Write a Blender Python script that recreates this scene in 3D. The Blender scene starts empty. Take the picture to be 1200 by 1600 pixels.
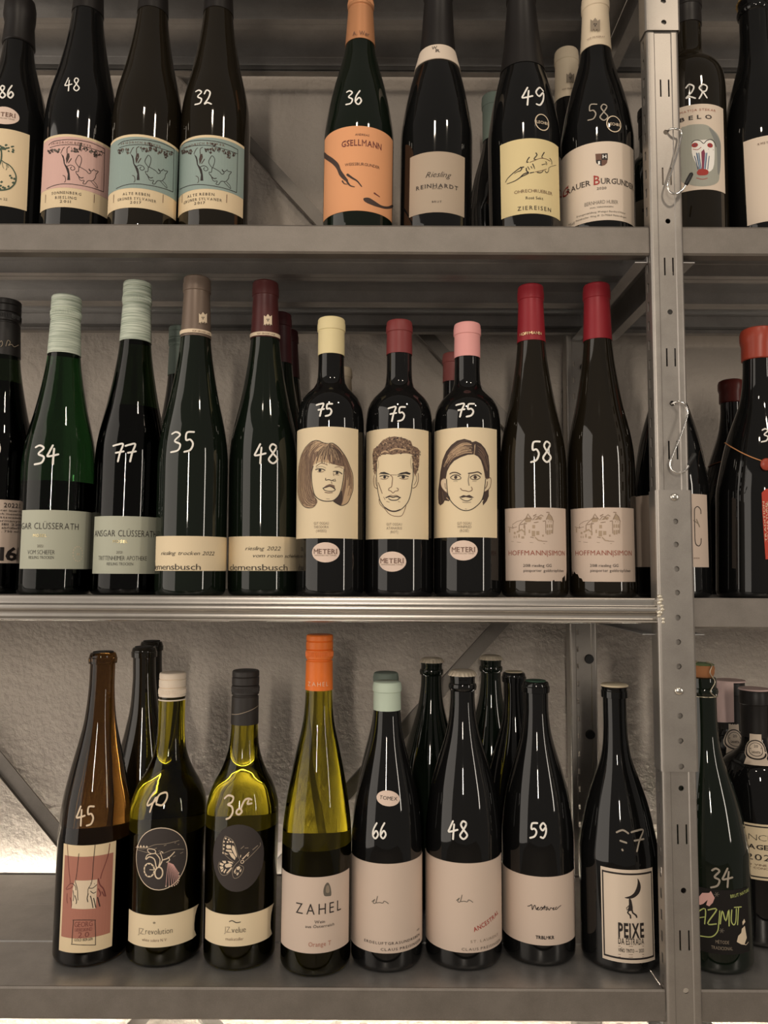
import bpy, bmesh, math, random
from mathutils import Vector, Matrix
from mathutils.geometry import tessellate_polygon

random.seed(7)
SC = bpy.context.scene
COL = SC.collection

# ------------------------------------------------------------------ camera
EYE = 1.45                       # camera height above the floor
F = 1200.0                       # focal length in pixels of the 1200x1600 frame
TH = math.atan(0.075)            # pitched slightly up
RO = 0.005                       # slight roll
_r0 = Vector((1, 0, 0)); _u0 = Vector((0, -math.sin(TH), math.cos(TH))); FWD = Vector((0, math.cos(TH), math.sin(TH)))
RIGHT = _r0 * math.cos(RO) + _u0 * math.sin(RO)
UP = _u0 * math.cos(RO) - _r0 * math.sin(RO)
CAM = Vector((0, 0, EYE))
cd = bpy.data.cameras.new('camera'); cam = bpy.data.objects.new('camera', cd); COL.objects.link(cam)
cam.matrix_world = Matrix(((RIGHT.x, UP.x, -FWD.x, 0), (RIGHT.y, UP.y, -FWD.y, 0), (RIGHT.z, UP.z, -FWD.z, EYE), (0, 0, 0, 1)))
cd.sensor_fit = 'VERTICAL'; cd.sensor_height = 32.0; cd.sensor_width = 24.0; cd.lens = F / 1600 * 32.0
cd.clip_start = 0.02; cd.clip_end = 50
SC.camera = cam

# ------------------------------------------------------------------ world, lamps, exposure
W = bpy.data.worlds.new('room_air'); SC.world = W; W.use_nodes = True
W.node_tree.nodes['Background'].inputs[0].default_value = (1.0, 0.89, 0.78, 1)
W.node_tree.nodes['Background'].inputs[1].default_value = 0.18


def area(name, loc, target, sx, sy, power, col, spread=180):
    l = bpy.data.lights.new(name, 'AREA'); l.shape = 'RECTANGLE'; l.size = sx; l.size_y = sy
    l.energy = power; l.color = col; l.spread = math.radians(spread)
    o = bpy.data.objects.new(name, l); COL.objects.link(o)
    o.location = loc
    o.rotation_euler = (Vector(target) - Vector(loc)).to_track_quat('-Z', 'Y').to_euler()
    return o


# daylight-like opening on the left, a slim lit column on the right, three small ceiling spots
area('side_window_light', (-1.75, -0.15, 1.65), (0.3, 0.55, 1.45), 1.7, 2.3, 21, (1.0, 0.90, 0.79))
area('right_column_light', (2.1, -0.85, 1.75), (0.0, 0.85, 1.45), 0.13, 1.3, 9.0, (1.0, 0.9, 0.78))
area('wall_lamp_front', (-0.22, -2.5, 2.05), (0.0, 0.85, 1.5), 0.10, 0.70, 24, (1.0, 0.89, 0.76))
area('ceiling_spot_light_near', (-0.15, -0.55, 2.8), (0.0, 0.9, 1.3), 0.10, 0.10, 3.0, (1.0, 0.85, 0.68))
area('ceiling_spot_light_right', (0.75, -0.35, 2.8), (0.1, 0.9, 1.3), 0.10, 0.10, 3.0, (1.0, 0.85, 0.68))
SC.view_settings.view_transform = 'Standard'
SC.view_settings.look = 'None'
SC.view_settings.gamma = 1.0
SC.view_settings.use_curve_mapping = False
SC.view_settings.exposure = 0.0
SC.cycles.transparent_max_bounces = 16
SC.cycles.max_bounces = 14
SC.cycles.transmission_bounces = 12
SC.cycles.glossy_bounces = 4
SC.cycles.diffuse_bounces = 3
SC.cycles.caustics_reflective = False
SC.cycles.caustics_refractive = False
SC.cycles.sample_clamp_indirect = 4.0

# ------------------------------------------------------------------ pixel <-> space


def ray(u, v):
    return FWD + RIGHT * ((u - 600) / F) + UP * (-(v - 800) / F)


def PY(u, v, Y):
    d = ray(u, v); return CAM + d * (Y / d.y)


def PZ(u, v, z):
    d = ray(u, v); return CAM + d * ((z - EYE) / d.z)


def depth(p):
    return (p - CAM).dot(FWD)


def srgb(r, g, b):
    f = lambda c: (c / 255 / 12.92) if c / 255 <= 0.04045 else ((c / 255 + 0.055) / 1.055) ** 2.4
    return (f(r), f(g), f(b), 1)


# ------------------------------------------------------------------ materials
MATS = {}


def mat(name, col=(0.5, 0.5, 0.5, 1), rough=0.5, metal=0.0, spec=0.5, trans=0.0, ior=1.5, bump=None, var=None, coat=0.0):
    if name in MATS:
        return MATS[name]
    m = bpy.data.materials.new(name); m.use_nodes = True
    nt = m.node_tree; b = nt.nodes['Principled BSDF']
    b.inputs['Base Color'].default_value = col; b.inputs['Roughness'].default_value = rough
    b.inputs['Metallic'].default_value = metal; b.inputs['Specular IOR Level'].default_value = spec
    b.inputs['Transmission Weight'].default_value = trans; b.inputs['IOR'].default_value = ior
    b.inputs['Coat Weight'].default_value = coat
    if bump or var:
        tc = nt.nodes.new('ShaderNodeTexCoord')
    if bump:                      # (scale, strength, distance)
        n = nt.nodes.new('ShaderNodeTexNoise'); n.inputs['Scale'].default_value = bump[0]; n.inputs['Detail'].default_value = 5
        bp = nt.nodes.new('ShaderNodeBump'); bp.inputs['Strength'].default_value = bump[1]; bp.inputs['Distance'].default_value = bump[2]
        nt.links.new(tc.outputs['Object'], n.inputs['Vector']); nt.links.new(n.outputs['Fac'], bp.inputs['Height'])
        nt.links.new(bp.outputs['Normal'], b.inputs['Normal'])
    if var:                       # (scale, colour 2)
        n = nt.nodes.new('ShaderNodeTexNoise'); n.inputs['Scale'].default_value = var[0]; n.inputs['Detail'].default_value = 6
        cr = nt.nodes.new('ShaderNodeValToRGB'); cr.color_ramp.elements[0].position = 0.35; cr.color_ramp.elements[1].position = 0.65
        cr.color_ramp.elements[0].color = col; cr.color_ramp.elements[1].color = var[1]
        nt.links.new(tc.outputs['Object'], n.inputs['Vector']); nt.links.new(n.outputs['Fac'], cr.inputs['Fac'])
        nt.links.new(cr.outputs['Color'], b.inputs['Base Color'])
    MATS[name] = m
    return m


def steel(name, c1, c2, r1, r2, metal=0.85):
    m = bpy.data.materials.new(name); m.use_nodes = True; nt = m.node_tree; b = nt.nodes['Principled BSDF']
    b.inputs['Metallic'].default_value = metal
    tc = nt.nodes.new('ShaderNodeTexCoord')
    n = nt.nodes.new('ShaderNodeTexNoise'); n.inputs['Scale'].default_value = 28; n.inputs['Detail'].default_value = 8; n.inputs['Roughness'].default_value = .65
    vo = nt.nodes.new('ShaderNodeTexVoronoi'); vo.inputs['Scale'].default_value = 900
    mx = nt.nodes.new('ShaderNodeMath'); mx.operation = 'MULTIPLY_ADD'; mx.inputs[1].default_value = 0.20
    cr = nt.nodes.new('ShaderNodeValToRGB'); cr.color_ramp.elements[0].position = 0.38; cr.color_ramp.elements[1].position = 0.74
    cr.color_ramp.elements[0].color = c1; cr.color_ramp.elements[1].color = c2
    nt.links.new(tc.outputs['Object'], n.inputs['Vector']); nt.links.new(tc.outputs['Object'], vo.inputs['Vector'])
    nt.links.new(vo.outputs['Distance'], mx.inputs[0]); nt.links.new(n.outputs['Fac'], mx.inputs[2])
    nt.links.new(mx.outputs[0], cr.inputs['Fac']); nt.links.new(cr.outputs['Color'], b.inputs['Base Color'])
    mr = nt.nodes.new('ShaderNodeMapRange'); mr.inputs['To Min'].default_value = r1; mr.inputs['To Max'].default_value = r2
    nt.links.new(mx.outputs[0], mr.inputs['Value']); nt.links.new(mr.outputs['Result'], b.inputs['Roughness'])
    bp = nt.nodes.new('ShaderNodeBump'); bp.inputs['Strength'].default_value = 0.08; bp.inputs['Distance'].default_value = 0.0004
    nt.links.new(n.outputs['Fac'], bp.inputs['Height']); nt.links.new(bp.outputs['Normal'], b.inputs['Normal'])
    MATS[name] = m
    return m


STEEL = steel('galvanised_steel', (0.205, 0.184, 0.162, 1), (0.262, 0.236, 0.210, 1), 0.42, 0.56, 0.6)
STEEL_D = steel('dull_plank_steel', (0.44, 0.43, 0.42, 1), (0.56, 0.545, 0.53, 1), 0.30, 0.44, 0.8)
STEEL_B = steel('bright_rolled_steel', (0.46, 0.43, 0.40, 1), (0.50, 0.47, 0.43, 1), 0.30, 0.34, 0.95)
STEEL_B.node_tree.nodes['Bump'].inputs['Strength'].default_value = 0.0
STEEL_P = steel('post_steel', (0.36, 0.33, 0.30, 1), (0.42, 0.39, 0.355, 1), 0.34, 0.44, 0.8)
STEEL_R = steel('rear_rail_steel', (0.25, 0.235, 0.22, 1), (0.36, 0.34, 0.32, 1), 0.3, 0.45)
ZINC = mat('zinc_bolt', (0.75, 0.72, 0.66, 1), 0.25, 1.0)
CHROME = mat('chrome_wire', (0.85, 0.83, 0.80, 1), 0.12, 1.0)
RUBBER = mat('black_rubber', (0.012, 0.012, 0.012, 1), 0.5)

def plaster():
    m = bpy.data.materials.new('rough_wall_plaster'); m.use_nodes = True; nt = m.node_tree; b = nt.nodes['Principled BSDF']
    b.inputs['Roughness'].default_value = 0.9; b.inputs['Specular IOR Level'].default_value = 0.15
    tc = nt.nodes.new('ShaderNodeTexCoord')
    n1 = nt.nodes.new('ShaderNodeTexNoise'); n1.inputs['Scale'].default_value = 120; n1.inputs['Detail'].default_value = 4; n1.inputs['Roughness'].default_value = .55
    n2 = nt.nodes.new('ShaderNodeTexNoise'); n2.inputs['Scale'].default_value = 3.5; n2.inputs['Detail'].default_value = 3
    n3 = nt.nodes.new('ShaderNodeTexNoise'); n3.inputs['Scale'].default_value = 38; n3.inputs['Detail'].default_value = 3
    cr = nt.nodes.new('ShaderNodeValToRGB'); cr.color_ramp.elements[0].position = 0.3; cr.color_ramp.elements[1].position = 0.7
    cr.color_ramp.elements[0].color = (0.50, 0.44, 0.385, 1); cr.color_ramp.elements[1].color = (0.60, 0.53, 0.46, 1)
    add = nt.nodes.new('ShaderNodeMath'); add.operation = 'MULTIPLY_ADD'; add.inputs[1].default_value = 1.2
    bp = nt.nodes.new('ShaderNodeBump'); bp.inputs['Strength'].default_value = 0.55; bp.inputs['Distance'].default_value = 0.0050
    for n in (n1, n2, n3): nt.links.new(tc.outputs['Object'], n.inputs['Vector'])
    nt.links.new(n3.outputs['Fac'], add.inputs[0]); nt.links.new(n1.outputs['Fac'], add.inputs[2])
    nt.links.new(add.outputs[0], bp.inputs['Height']); nt.links.new(bp.outputs['Normal'], b.inputs['Normal'])
    nt.links.new(n2.outputs['Fac'], cr.inputs['Fac']); nt.links.new(cr.outputs['Color'], b.inputs['Base Color'])
    return m


def glass(name, tint):
    return mat(name, tint, 0.0, 0, 0.5, 1.0, 1.38)


G_GREEN = glass('green_glass', (0.018, 0.075, 0.022, 1))
G_OLIVE = glass('olive_glass', (0.72, 0.62, 0.035, 1))
G_AMBER = glass('amber_glass', (0.13, 0.062, 0.014, 1))
G_DIM = glass('dim_green_glass', (0.010, 0.022, 0.007, 1))
G_BROWN = glass('dim_brown_glass', (0.22, 0.18, 0.09, 1))
D_BLACK = mat('black_bottle_glass', (0.006, 0.006, 0.006, 1), 0.04, 0, 0.5)
D_GREEN = mat('dark_green_bottle_glass', (0.006, 0.010, 0.006, 1), 0.04, 0, 0.5)
D_BROWN = mat('dark_brown_bottle_glass', (0.013, 0.010, 0.006, 1), 0.04, 0, 0.5)
DARK_CORE = mat('dark_core', (0.006, 0.005, 0.004, 1), 0.3, 0, 0.2)  # dark colour standing in for the shade of the back label

INK = {
    'black': mat('black_ink', srgb(38, 30, 28), 0.6), 'grey': mat('grey_ink', srgb(105, 98, 88), 0.6),
    'lgrey': mat('pale_grey_ink', srgb(150, 136, 118), 0.7), 'brown': mat('brown_ink', srgb(112, 78, 62), 0.6),
    'red': mat('red_ink', srgb(170, 48, 38), 0.6), 'white': mat('chalk_white', srgb(252, 248, 240), 0.8),
    'faintwhite': mat('faint_chalk', srgb(170, 160, 146), 0.8), 'gold': mat('gold_foil_ink', (0.95, 0.78, 0.42, 1), 0.3, 0.8),
    'cream': mat('cream_ink', srgb(232, 212, 184), 0.7), 'pink': mat('pink_ink', srgb(226, 176, 168), 0.7),
    'hair': mat('hair_wash_ink', srgb(202, 172, 138), 0.7), 'hairm': mat('hair_mid_ink', srgb(128, 102, 84), 0.7),
    'haird': mat('hair_dark_ink', srgb(70, 54, 48), 0.7), 'sienna': mat('sienna_ink', srgb(180, 120, 102), 0.7), 'rust': mat('rust_ink', srgb(160, 84, 66), 0.7),
    'sienna2': mat('dark_sienna_ink', srgb(120, 62, 58), 0.7), 'house': mat('house_drawing_ink', srgb(178, 156, 132), 0.7),
    'house2': mat('house_drawing_dark_ink', srgb(150, 128, 108), 0.7), 'green': mat('dark_green_ink', srgb(74, 92, 74), 0.7),
    'lime': mat('lime_ink', srgb(190, 200, 120), 0.6), 'blue': mat('blue_ink', srgb(60, 78, 118), 0.7),
    'pblue': mat('pale_blue_ink', srgb(150, 178, 200), 0.7), 'plum': mat('plum_ink', srgb(140, 60, 84), 0.7),
    'mask': mat('mask_grey_ink', srgb(170, 170, 158), 0.7), 'teal': mat('teal_label_ink', srgb(150, 168, 162), 0.7),
    'rose': mat('rose_label_ink', srgb(222, 182, 172), 0.7), 'shadow': mat('mask_shadow_ink', srgb(138, 140, 136), 0.7),
}
PAPER = {
    'cream': srgb(238, 216, 178), 'white': srgb(230, 213, 194), 'pinkish': srgb(216, 196, 180), 'orange': srgb(240, 172, 124),
    'yellow': srgb(234, 215, 164), 'sage': srgb(188, 190, 172), 'taupe': srgb(186, 168, 148), 'tan': srgb(240, 221, 186),
    'black': srgb(24, 20, 18), 'char': srgb(62, 56, 54), 'red': srgb(190, 66, 50), 'grey': srgb(120, 112, 98), 'oval': srgb(238, 214, 198),
}


def paper(k):
    return mat('label_paper_' + k, PAPER[k], 0.62, 0, 0.3)


def capmat(name, c, rough=0.45, metal=0.0):
    return mat(name, c, rough, metal, 0.4)


# ------------------------------------------------------------------ object helpers
def link(name, me, m, parent=None, smooth=True, kind=None):
    o = bpy.data.objects.new(name, me); COL.objects.link(o)
    if m: me.materials.append(m)
    if smooth:
        for p in me.polygons: p.use_smooth = True
    if parent: o.parent = parent
    if kind: o['kind'] = kind
    return o


def mesh_from(name, vs, fs, m, parent=None, smooth=True, origin=None, sharp=None):
    me = bpy.data.meshes.new(name)
    if origin is not None: vs = [(v[0] - origin[0], v[1] - origin[1], v[2] - origin[2]) for v in vs]
    me.from_pydata(vs, [], fs); me.update()
    o = link(name, me, m, parent, smooth)
    if sharp and smooth: me.set_sharp_from_angle(angle=math.radians(sharp))
    return o


def empty(name, loc, label, cat, group=None):
    o = bpy.data.objects.new(name, None); COL.objects.link(o); o.location = loc
    o.empty_display_size = 0.03
    o['label'] = label; o['category'] = cat
    if group: o['group'] = group
    return o


def box_bm(bm, x0, x1, y0, y1, z0, z1):
    r = bmesh.ops.create_cube(bm, size=1)
    for v in r['verts']:
        v.co = Vector(((x0 + x1) / 2 + v.co.x * (x1 - x0), (y0 + y1) / 2 + v.co.y * (y1 - y0), (z0 + z1) / 2 + v.co.z * (z1 - z0)))
    return r['verts']


def bm_obj(name, bm, m, parent=None, smooth=False, origin=(0, 0, 0)):
    me = bpy.data.meshes.new(name)
    bmesh.ops.recalc_face_normals(bm, faces=bm.faces)
    if origin != (0, 0, 0): bmesh.ops.translate(bm, verts=bm.verts, vec=-Vector(origin))
    bm.to_mesh(me); bm.free()
    return link(name, me, m, parent, smooth)


def sheet(profile, x0, x1, t, name, m, parent, radius_pts=True, axis='X', origin=(0, 0, 0)):
    """bend a strip of sheet metal: profile = [(y,z)...] polyline, extruded along X, thickness t"""
    n = len(profile); off = []
    for i, p in enumerate(profile):
        a = profile[max(i - 1, 0)]; b = profile[min(i + 1, n - 1)]
        d1 = Vector((p[0] - a[0], p[1] - a[1])); d2 = Vector((b[0] - p[0], b[1] - p[1]))
        if d1.length: d1.normalize()
        if d2.length: d2.normalize()
        n1 = Vector((-d1.y, d1.x)); n2 = Vector((-d2.y, d2.x)); nn = n1 + n2
        if nn.length == 0: nn = n1
        nn.normalize(); k = 1 / max(0.4, nn.dot(n2 if n2.length else n1))
        off.append((p[0] + nn.x * t * k, p[1] + nn.y * t * k))
    loop = list(profile) + off[::-1]
    vs = []; fs = []
    for x in (x0, x1):
        for (a, b) in loop:
            vs.append((x, a, b) if axis == 'X' else (a, x, b) if axis == 'Y' else (a, b, x))
    L = len(loop)
    for i in range(L):
        j = (i + 1) % L; fs.append((i, j, L + j, L + i))
    for i in range(n - 1):
        fs.append((i, i + 1, L - 2 - i, L - 1 - i)); fs.append((L + i, L + L - 1 - i, L + L - 2 - i, L + i + 1))
    me = bpy.data.meshes.new(name); me.from_pydata(vs, [], fs); me.update()
    bm = bmesh.new(); bm.from_mesh(me); bmesh.ops.recalc_face_normals(bm, faces=bm.faces); bm.to_mesh(me); bm.free()
    return link(name, me, m, parent, False)


def tube(name, pts, r, m, parent=None, n=8, origin=(0, 0, 0), taper=None, closed_ends=True):
    pts = [Vector(p) for p in pts]; vs = []; fs = []; prev = None
    for i, p in enumerate(pts):
        t = (pts[min(i + 1, len(pts) - 1)] - pts[max(i - 1, 0)]).normalized()
        if prev is None:
            a = t.orthogonal().normalized()
        else:
            a = (prev - t * prev.dot(t)).normalized()
        prev = a; b = t.cross(a); rr = taper[i] if taper else r
        for k in range(n):
            q = p + (a * math.cos(2 * math.pi * k / n) + b * math.sin(2 * math.pi * k / n)) * rr
            vs.append((q.x, q.y, q.z))
    for i in range(len(pts) - 1):
        for k in range(n):
            fs.append((i * n + k, i * n + (k + 1) % n, (i + 1) * n + (k + 1) % n, (i + 1) * n + k))
    fs.append(tuple(range(n))[::-1]); fs.append(tuple((len(pts) - 1) * n + k for k in range(n)))
    return mesh_from(name, vs, fs, m, parent, True, origin)


def smooth_line(pts, k=5):
    if len(pts) < 3: return [tuple(p) for p in pts]
    out = []; n = len(pts)
    closed = (abs(pts[0][0] - pts[-1][0]) + abs(pts[0][1] - pts[-1][1])) < 1e-6
    for i in range(n - 1):
        p0 = pts[i - 1] if i > 0 else (pts[-2] if closed else pts[0]); p1 = pts[i]; p2 = pts[i + 1]
        p3 = pts[i + 2] if i + 2 < n else (pts[1] if closed else pts[-1])
        for j in range(k):
            t = j / k
            out.append(tuple(0.5 * ((2 * p1[a]) + (-p0[a] + p2[a]) * t + (2 * p0[a] - 5 * p1[a] + 4 * p2[a] - p3[a]) * t * t + (-p0[a] + 3 * p1[a] - 3 * p2[a] + p3[a]) * t ** 3) for a in range(len(p1))))
    out.append(tuple(pts[-1]))
    return out


# ------------------------------------------------------------------ room setting
BACK_Y = 1.135
bm = bmesh.new(); box_bm(bm, -2.6, 2.6, BACK_Y, BACK_Y + 0.15, 0, 2.9)
wl = bm_obj('wall_back', bm, plaster()); wl['kind'] = 'structure'; wl['label'] = 'rough grey beige plastered wall behind the racks'
bm = bmesh.new(); box_bm(bm, -2.6, 2.6, -3.0, BACK_Y + 0.15, -0.1, 0)
fl = bm_obj('floor', bm, mat('floor_boards', (0.36, 0.31, 0.26, 1), 0.6, bump=(12, .2, .002), var=(5, (0.46, 0.40, 0.34, 1)))); fl['kind'] = 'structure'

# ------------------------------------------------------------------ shelving rack
Z3, Z2, Z1, Z0 = EYE + 0.7566, EYE + 0.3676, EYE - 0.0291, EYE - 0.418     # shelf surfaces
YF, YB = 0.800, 1.087                                                       # front and rear edge
XL0, XL1 = -0.87, 0.2827                                                    # left bay
XR0, XR1 = 0.3190, 0.96
rack = empty('shelving_rack', (0, 0.94, 0), 'galvanised steel shelving rack with four shelves holding the wine bottles', 'shelving')
RO_ = (0, 0.94, 0)


def rk(o):
    """shift a mesh built in world space under the rack's empty"""
    o.parent = rack; o.data.transform(Matrix.Translation((-RO_[0], -RO_[1], -RO_[2]))); return o


def shelf(x0, x1, z, style='plain'):
    seams = [YF + 0.002, 0.896, 0.990, YB - 0.002]
    for i in range(3):
        a, b = seams[i] + (0.0006 if i < 2 else 0.0001), seams[i + 1] - (0.0006 if i != 1 else 0.0001)
        ca, cb = (0.0012 if i < 2 else 0.0002), (0.0012 if i != 1 else 0.0002)
        prof = [(a + 0.010, z - 0.0195), (a, z - 0.0195), (a, z - ca), (a + ca, z), (b - cb, z), (b, z - cb), (b, z - 0.0195), (b - 0.010, z - 0.0195)]
        rk(sheet(prof, x0 + 0.001, x1 - 0.001, -0.0009, 'shelf_plank', STEEL_D, None))
    if style == 'plain':
        h = 0.0300
        prof = [(YF + 0.014, z - h), (YF + 0.0012, z - h), (YF - 0.0008, z - h + 0.002), (YF - 0.0008, z - 0.0005), (YF + 0.0004, z + 0.0014), (YF + 0.0016, z + 0.0014)]
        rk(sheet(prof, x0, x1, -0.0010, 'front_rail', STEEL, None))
    else:                                              # ribbed bright beam of the middle left shelf
        h = 0.0255
        prof = [(YF + 0.012, z - h), (YF + 0.002, z - h), (YF - 0.004, z - h + 0.0012), (YF - 0.0045, z - h + 0.003), (YF - 0.0012, z - h + 0.0048),
                (YF - 0.0010, z - h + 0.0098), (YF - 0.0042, z - h + 0.0118), (YF - 0.0048, z - h + 0.0145), (YF - 0.0042, z - h + 0.0170),
                (YF - 0.0022, z - h + 0.0188), (YF - 0.0022, z - 0.0012), (YF - 0.0010, z + 0.0012), (YF + 0.0016, z + 0.0012)]
        prof = [tuple(p) for p in smooth_line(prof, 3)]
        o = rk(sheet(prof, x0, x1, -0.0008, 'front_rail', STEEL_B, None))
        for p in o.data.polygons: p.use_smooth = True
        o.data.set_sharp_from_angle(angle=math.radians(50)); o['label'] = 'bright ribbed front rail'
    prof = [(YB - 0.012, z - 0.0290), (YB - 0.001, z - 0.0290), (YB + 0.0006, z - 0.027), (YB + 0.0006, z + 0.001)]
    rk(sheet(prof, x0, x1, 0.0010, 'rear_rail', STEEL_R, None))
    for (xa, sgn) in ((x0, 1), (x1, -1)):
        prof = [(xa + sgn * 0.014, z - 0.036), (xa + sgn * 0.0012, z - 0.036), (xa + sgn * 0.0012, z - 0.0012)]
        rk(sheet(prof, YF + 0.004, YB - 0.004, 0.0010 * sgn, 'side_rail', STEEL_D, None, axis='Y'))


for (z, st) in ((Z3, 'plain'), (Z2, 'plain'), (Z1, 'ribbed'), (Z0, 'plain')):
    shelf(XL0, XL1, z, st)
    shelf(XR0, XR1, z, 'plain')


# plates added to close the bright gap between the bays behind the shared upright
for z_ in (Z3, Z2, Z1, Z0):
    bm = bmesh.new(); box_bm(bm, XL1 + .0004, XR0 - .0004, 0.8165, 1.062, z_ - .0016, z_ - .0002); rk(bm_obj('gap_plate', bm, STEEL_D, None))


def cut_post(o, holes, slots, sides):
    bm = bmesh.new()
    for (x, y, z, r) in holes:
        rr = bmesh.ops.create_cone(bm, cap_ends=True, segments=16, radius1=r, radius2=r, depth=0.012, matrix=Matrix.Translation((x, y, z)) @ Matrix.Rotation(math.pi / 2, 4, 'X'))
    for (x, y, z, w, h) in slots:
        box_bm(bm, x - w / 2, x + w / 2, y - 0.006, y + 0.006, z - h / 2, z + h / 2)
    for (x, y, z, w, h) in sides:
        box_bm(bm, x - 0.006, x + 0.006, y - w / 2, y + w / 2, z - h / 2, z + h / 2)
    me = bpy.data.meshes.new('cutter'); bm.to_mesh(me); bm.free(); c = bpy.data.objects.new('cutter', me); COL.objects.link(c)
    md = o.modifiers.new('b', 'BOOLEAN'); md.object = c; md.operation = 'DIFFERENCE'; md.solver = 'EXACT'
    dg = bpy.context.evaluated_depsgraph_get(); nm = bpy.data.meshes.new_from_object(o.evaluated_get(dg))
    o.modifiers.clear(); old = o.data; o.data = nm; bpy.data.objects.remove(c); bpy.data.meshes.remove(me)
    return o


PX0, PX1, PYF = XL1 + 0.0005, XR0 - 0.0005, 0.7955
PXC = (PX0 + PX1) / 2


def post(x0, x1, yf, zt, holes, slots, sides, depth_=0.019, face=-1, name='post'):
    """open C channel post; the broad face looks to -Y (face=-1) or +Y"""
    s = -face
    r = 0.0034; arc = [(x0 + r - r * math.cos(q), yf + s * (r - r * math.sin(q))) for q in [math.pi / 2 * k / 6 for k in range(7)]]
    arc2 = [(x0 + x1 - a_, b_) for a_, b_ in arc[::-1]]
    prof = [(x0, yf + s * depth_)] + arc + [(x0 + 0.0080, yf), (x0 + 0.0090, yf + s * 0.0008), (x1 - 0.0090, yf + s * 0.0008), (x1 - 0.0080, yf)] + arc2 + [(x1, yf + s * depth_)]
    o = sheet(prof, 0.0, zt, (-0.0014 if face == -1 else 0.0014) * -1, name, STEEL_P, None, axis='Z')
    cut_post(o, holes, slots, sides)
    for p in o.data.polygons: p.use_smooth = True
    o.data.set_sharp_from_angle(angle=math.radians(28))
    return rk(o)


holes = []; slots = []; sides = []
for v in (206, 345, 487, 630, 1232, 1392, 1549): p = PY(1048, v, PYF); holes.append((PXC + 0.0015, PYF, p.z, 0.0028))
for v in (137, 275, 416, 558, 703, 1304, 1470):
    p = PY(1048, v, PYF)
    for dx in (-0.0040, 0.0048): slots.append((PXC + 0.0010 + dx, PYF, p.z, 0.0017, 0.0195))
z = 0.2
while z < 2.4:
    sides.append((PX0, PYF + 0.011, z, 0.0045, 0.010)); z += 0.021
post(PX0, PX1, PYF, 2.42, holes, slots, sides)
for (xa, xb) in ((XL0 - 0.040, XL0 - 0.0005), (XR1 + 0.0005, XR1 + 0.040)):
    post(xa, xb, PYF, 2.42, [((xa + xb) / 2, PYF, 0.4 + 0.095 * k, 0.0028) for k in range(20)], [], [])
# rear posts
RX0, RX1 = 0.262, 0.3005
for (xa, xb) in ((RX0, RX1), (XL0 - 0.040, XL0 - 0.0005), (XR1 + 0.0005, XR1 + 0.040)):
    hs = []
    sl = []
    z = 0.86
    while z < 1.75:
        sl.append((xa + (xb - xa) * 0.28, 1.0905, z, 0.0030, 0.0075)); z += 0.024
    o = post(xa, xb, 1.0895, 2.42, hs, sl, [], 0.022)
    for k in range(9):
        zz = PY(935, 1030, 1.088).z - 0.104 * 3 + 0.104 * k; bm = bmesh.new()
        bmesh.ops.create_cone(bm, cap_ends=True, segments=16, radius1=.0068, radius2=.0058, depth=.004, matrix=Matrix.Translation((xa + (xb - xa) * 0.70 - RO_[0], 1.0885 - RO_[1], zz)) @ Matrix.Rotation(math.pi / 2, 4, 'X'))
        bm_obj('plug', bm, RUBBER, o)

# splice plates over the post with their bolts
def splice(v0, v1, hv, bv, name='splice_plate'):
    z0 = PY(1058, v1, PYF).z; z1 = PY(1058, v0, PYF).z; y = PYF - 0.0022
    r = .0036
    prof = [(PX0 - 0.0018, PYF + 0.017)] + [(PX0 - .0018 + r - r * math.cos(q), y + r - r * math.sin(q)) for q in [math.pi / 2 * k / 6 for k in range(7)]] + [(PX1 - 0.0010, y), (PX1 + 0.0012, y + 0.0016), (PX1 + 0.0012, PYF + 0.014)]
    prof = [(a, b) for a, b in prof]
    o = sheet(prof, z0, z1, 0.0014, name, STEEL_P, None, axis='Z')
    cut_post(o, [(PXC + 0.0010, y, PY(1058, v, PYF).z, 0.0029) for v in hv], [], [])
    for p in o.data.polygons: p.use_smooth = True
    o.data.set_sharp_from_angle(angle=math.radians(28))
    rk(o)
    for v in bv:
        zz = PY(1058, v, PYF).z; bm = bmesh.new()
        bmesh.ops.create_uvsphere(bm, u_segments=16, v_segments=8, radius=0.0044)
        for vv in bm.verts: vv.co = Vector((vv.co.x * 1.1 + PXC + 0.0005, y - 0.0006 + vv.co.y * 0.45, zz + vv.co.z * 0.9))
        b = bm_obj('bolt', bm, ZINC, None, True); b.parent = o
        b.data.transform(Matrix.Translation((0, -0.94, 0)))
        b['label'] = 'zinc bolt head'


splice(766, 1205, (815, 851, 889, 926, 965, 1003, 1041, 1118, 1157, 1197), (777, 1079))
splice(-60, 49, (4, 37, -30), ())

# weld lump where the ribbed rail meets the post
bm = bmesh.new(); random.seed(3)
for k in range(9):
    c = PY(1033 + random.uniform(-4, 4), 932 + k * 5, YF - 0.006)
    r = bmesh.ops.create_icosphere(bm, subdivisions=2, radius=random.uniform(0.0016, 0.0030))
    for vv in r['verts']: vv.co = Vector((vv.co.x * 1.2, vv.co.y * 0.8, vv.co.z)) * (1 + random.uniform(-.12, .12)) + c
w = rk(bm_obj('weld_bead', bm, mat('weld_metal', (0.80, 0.74, 0.62, 1), 0.32, 0.7), None, True)); w['label'] = 'shiny lumpy weld at the post'

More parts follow.
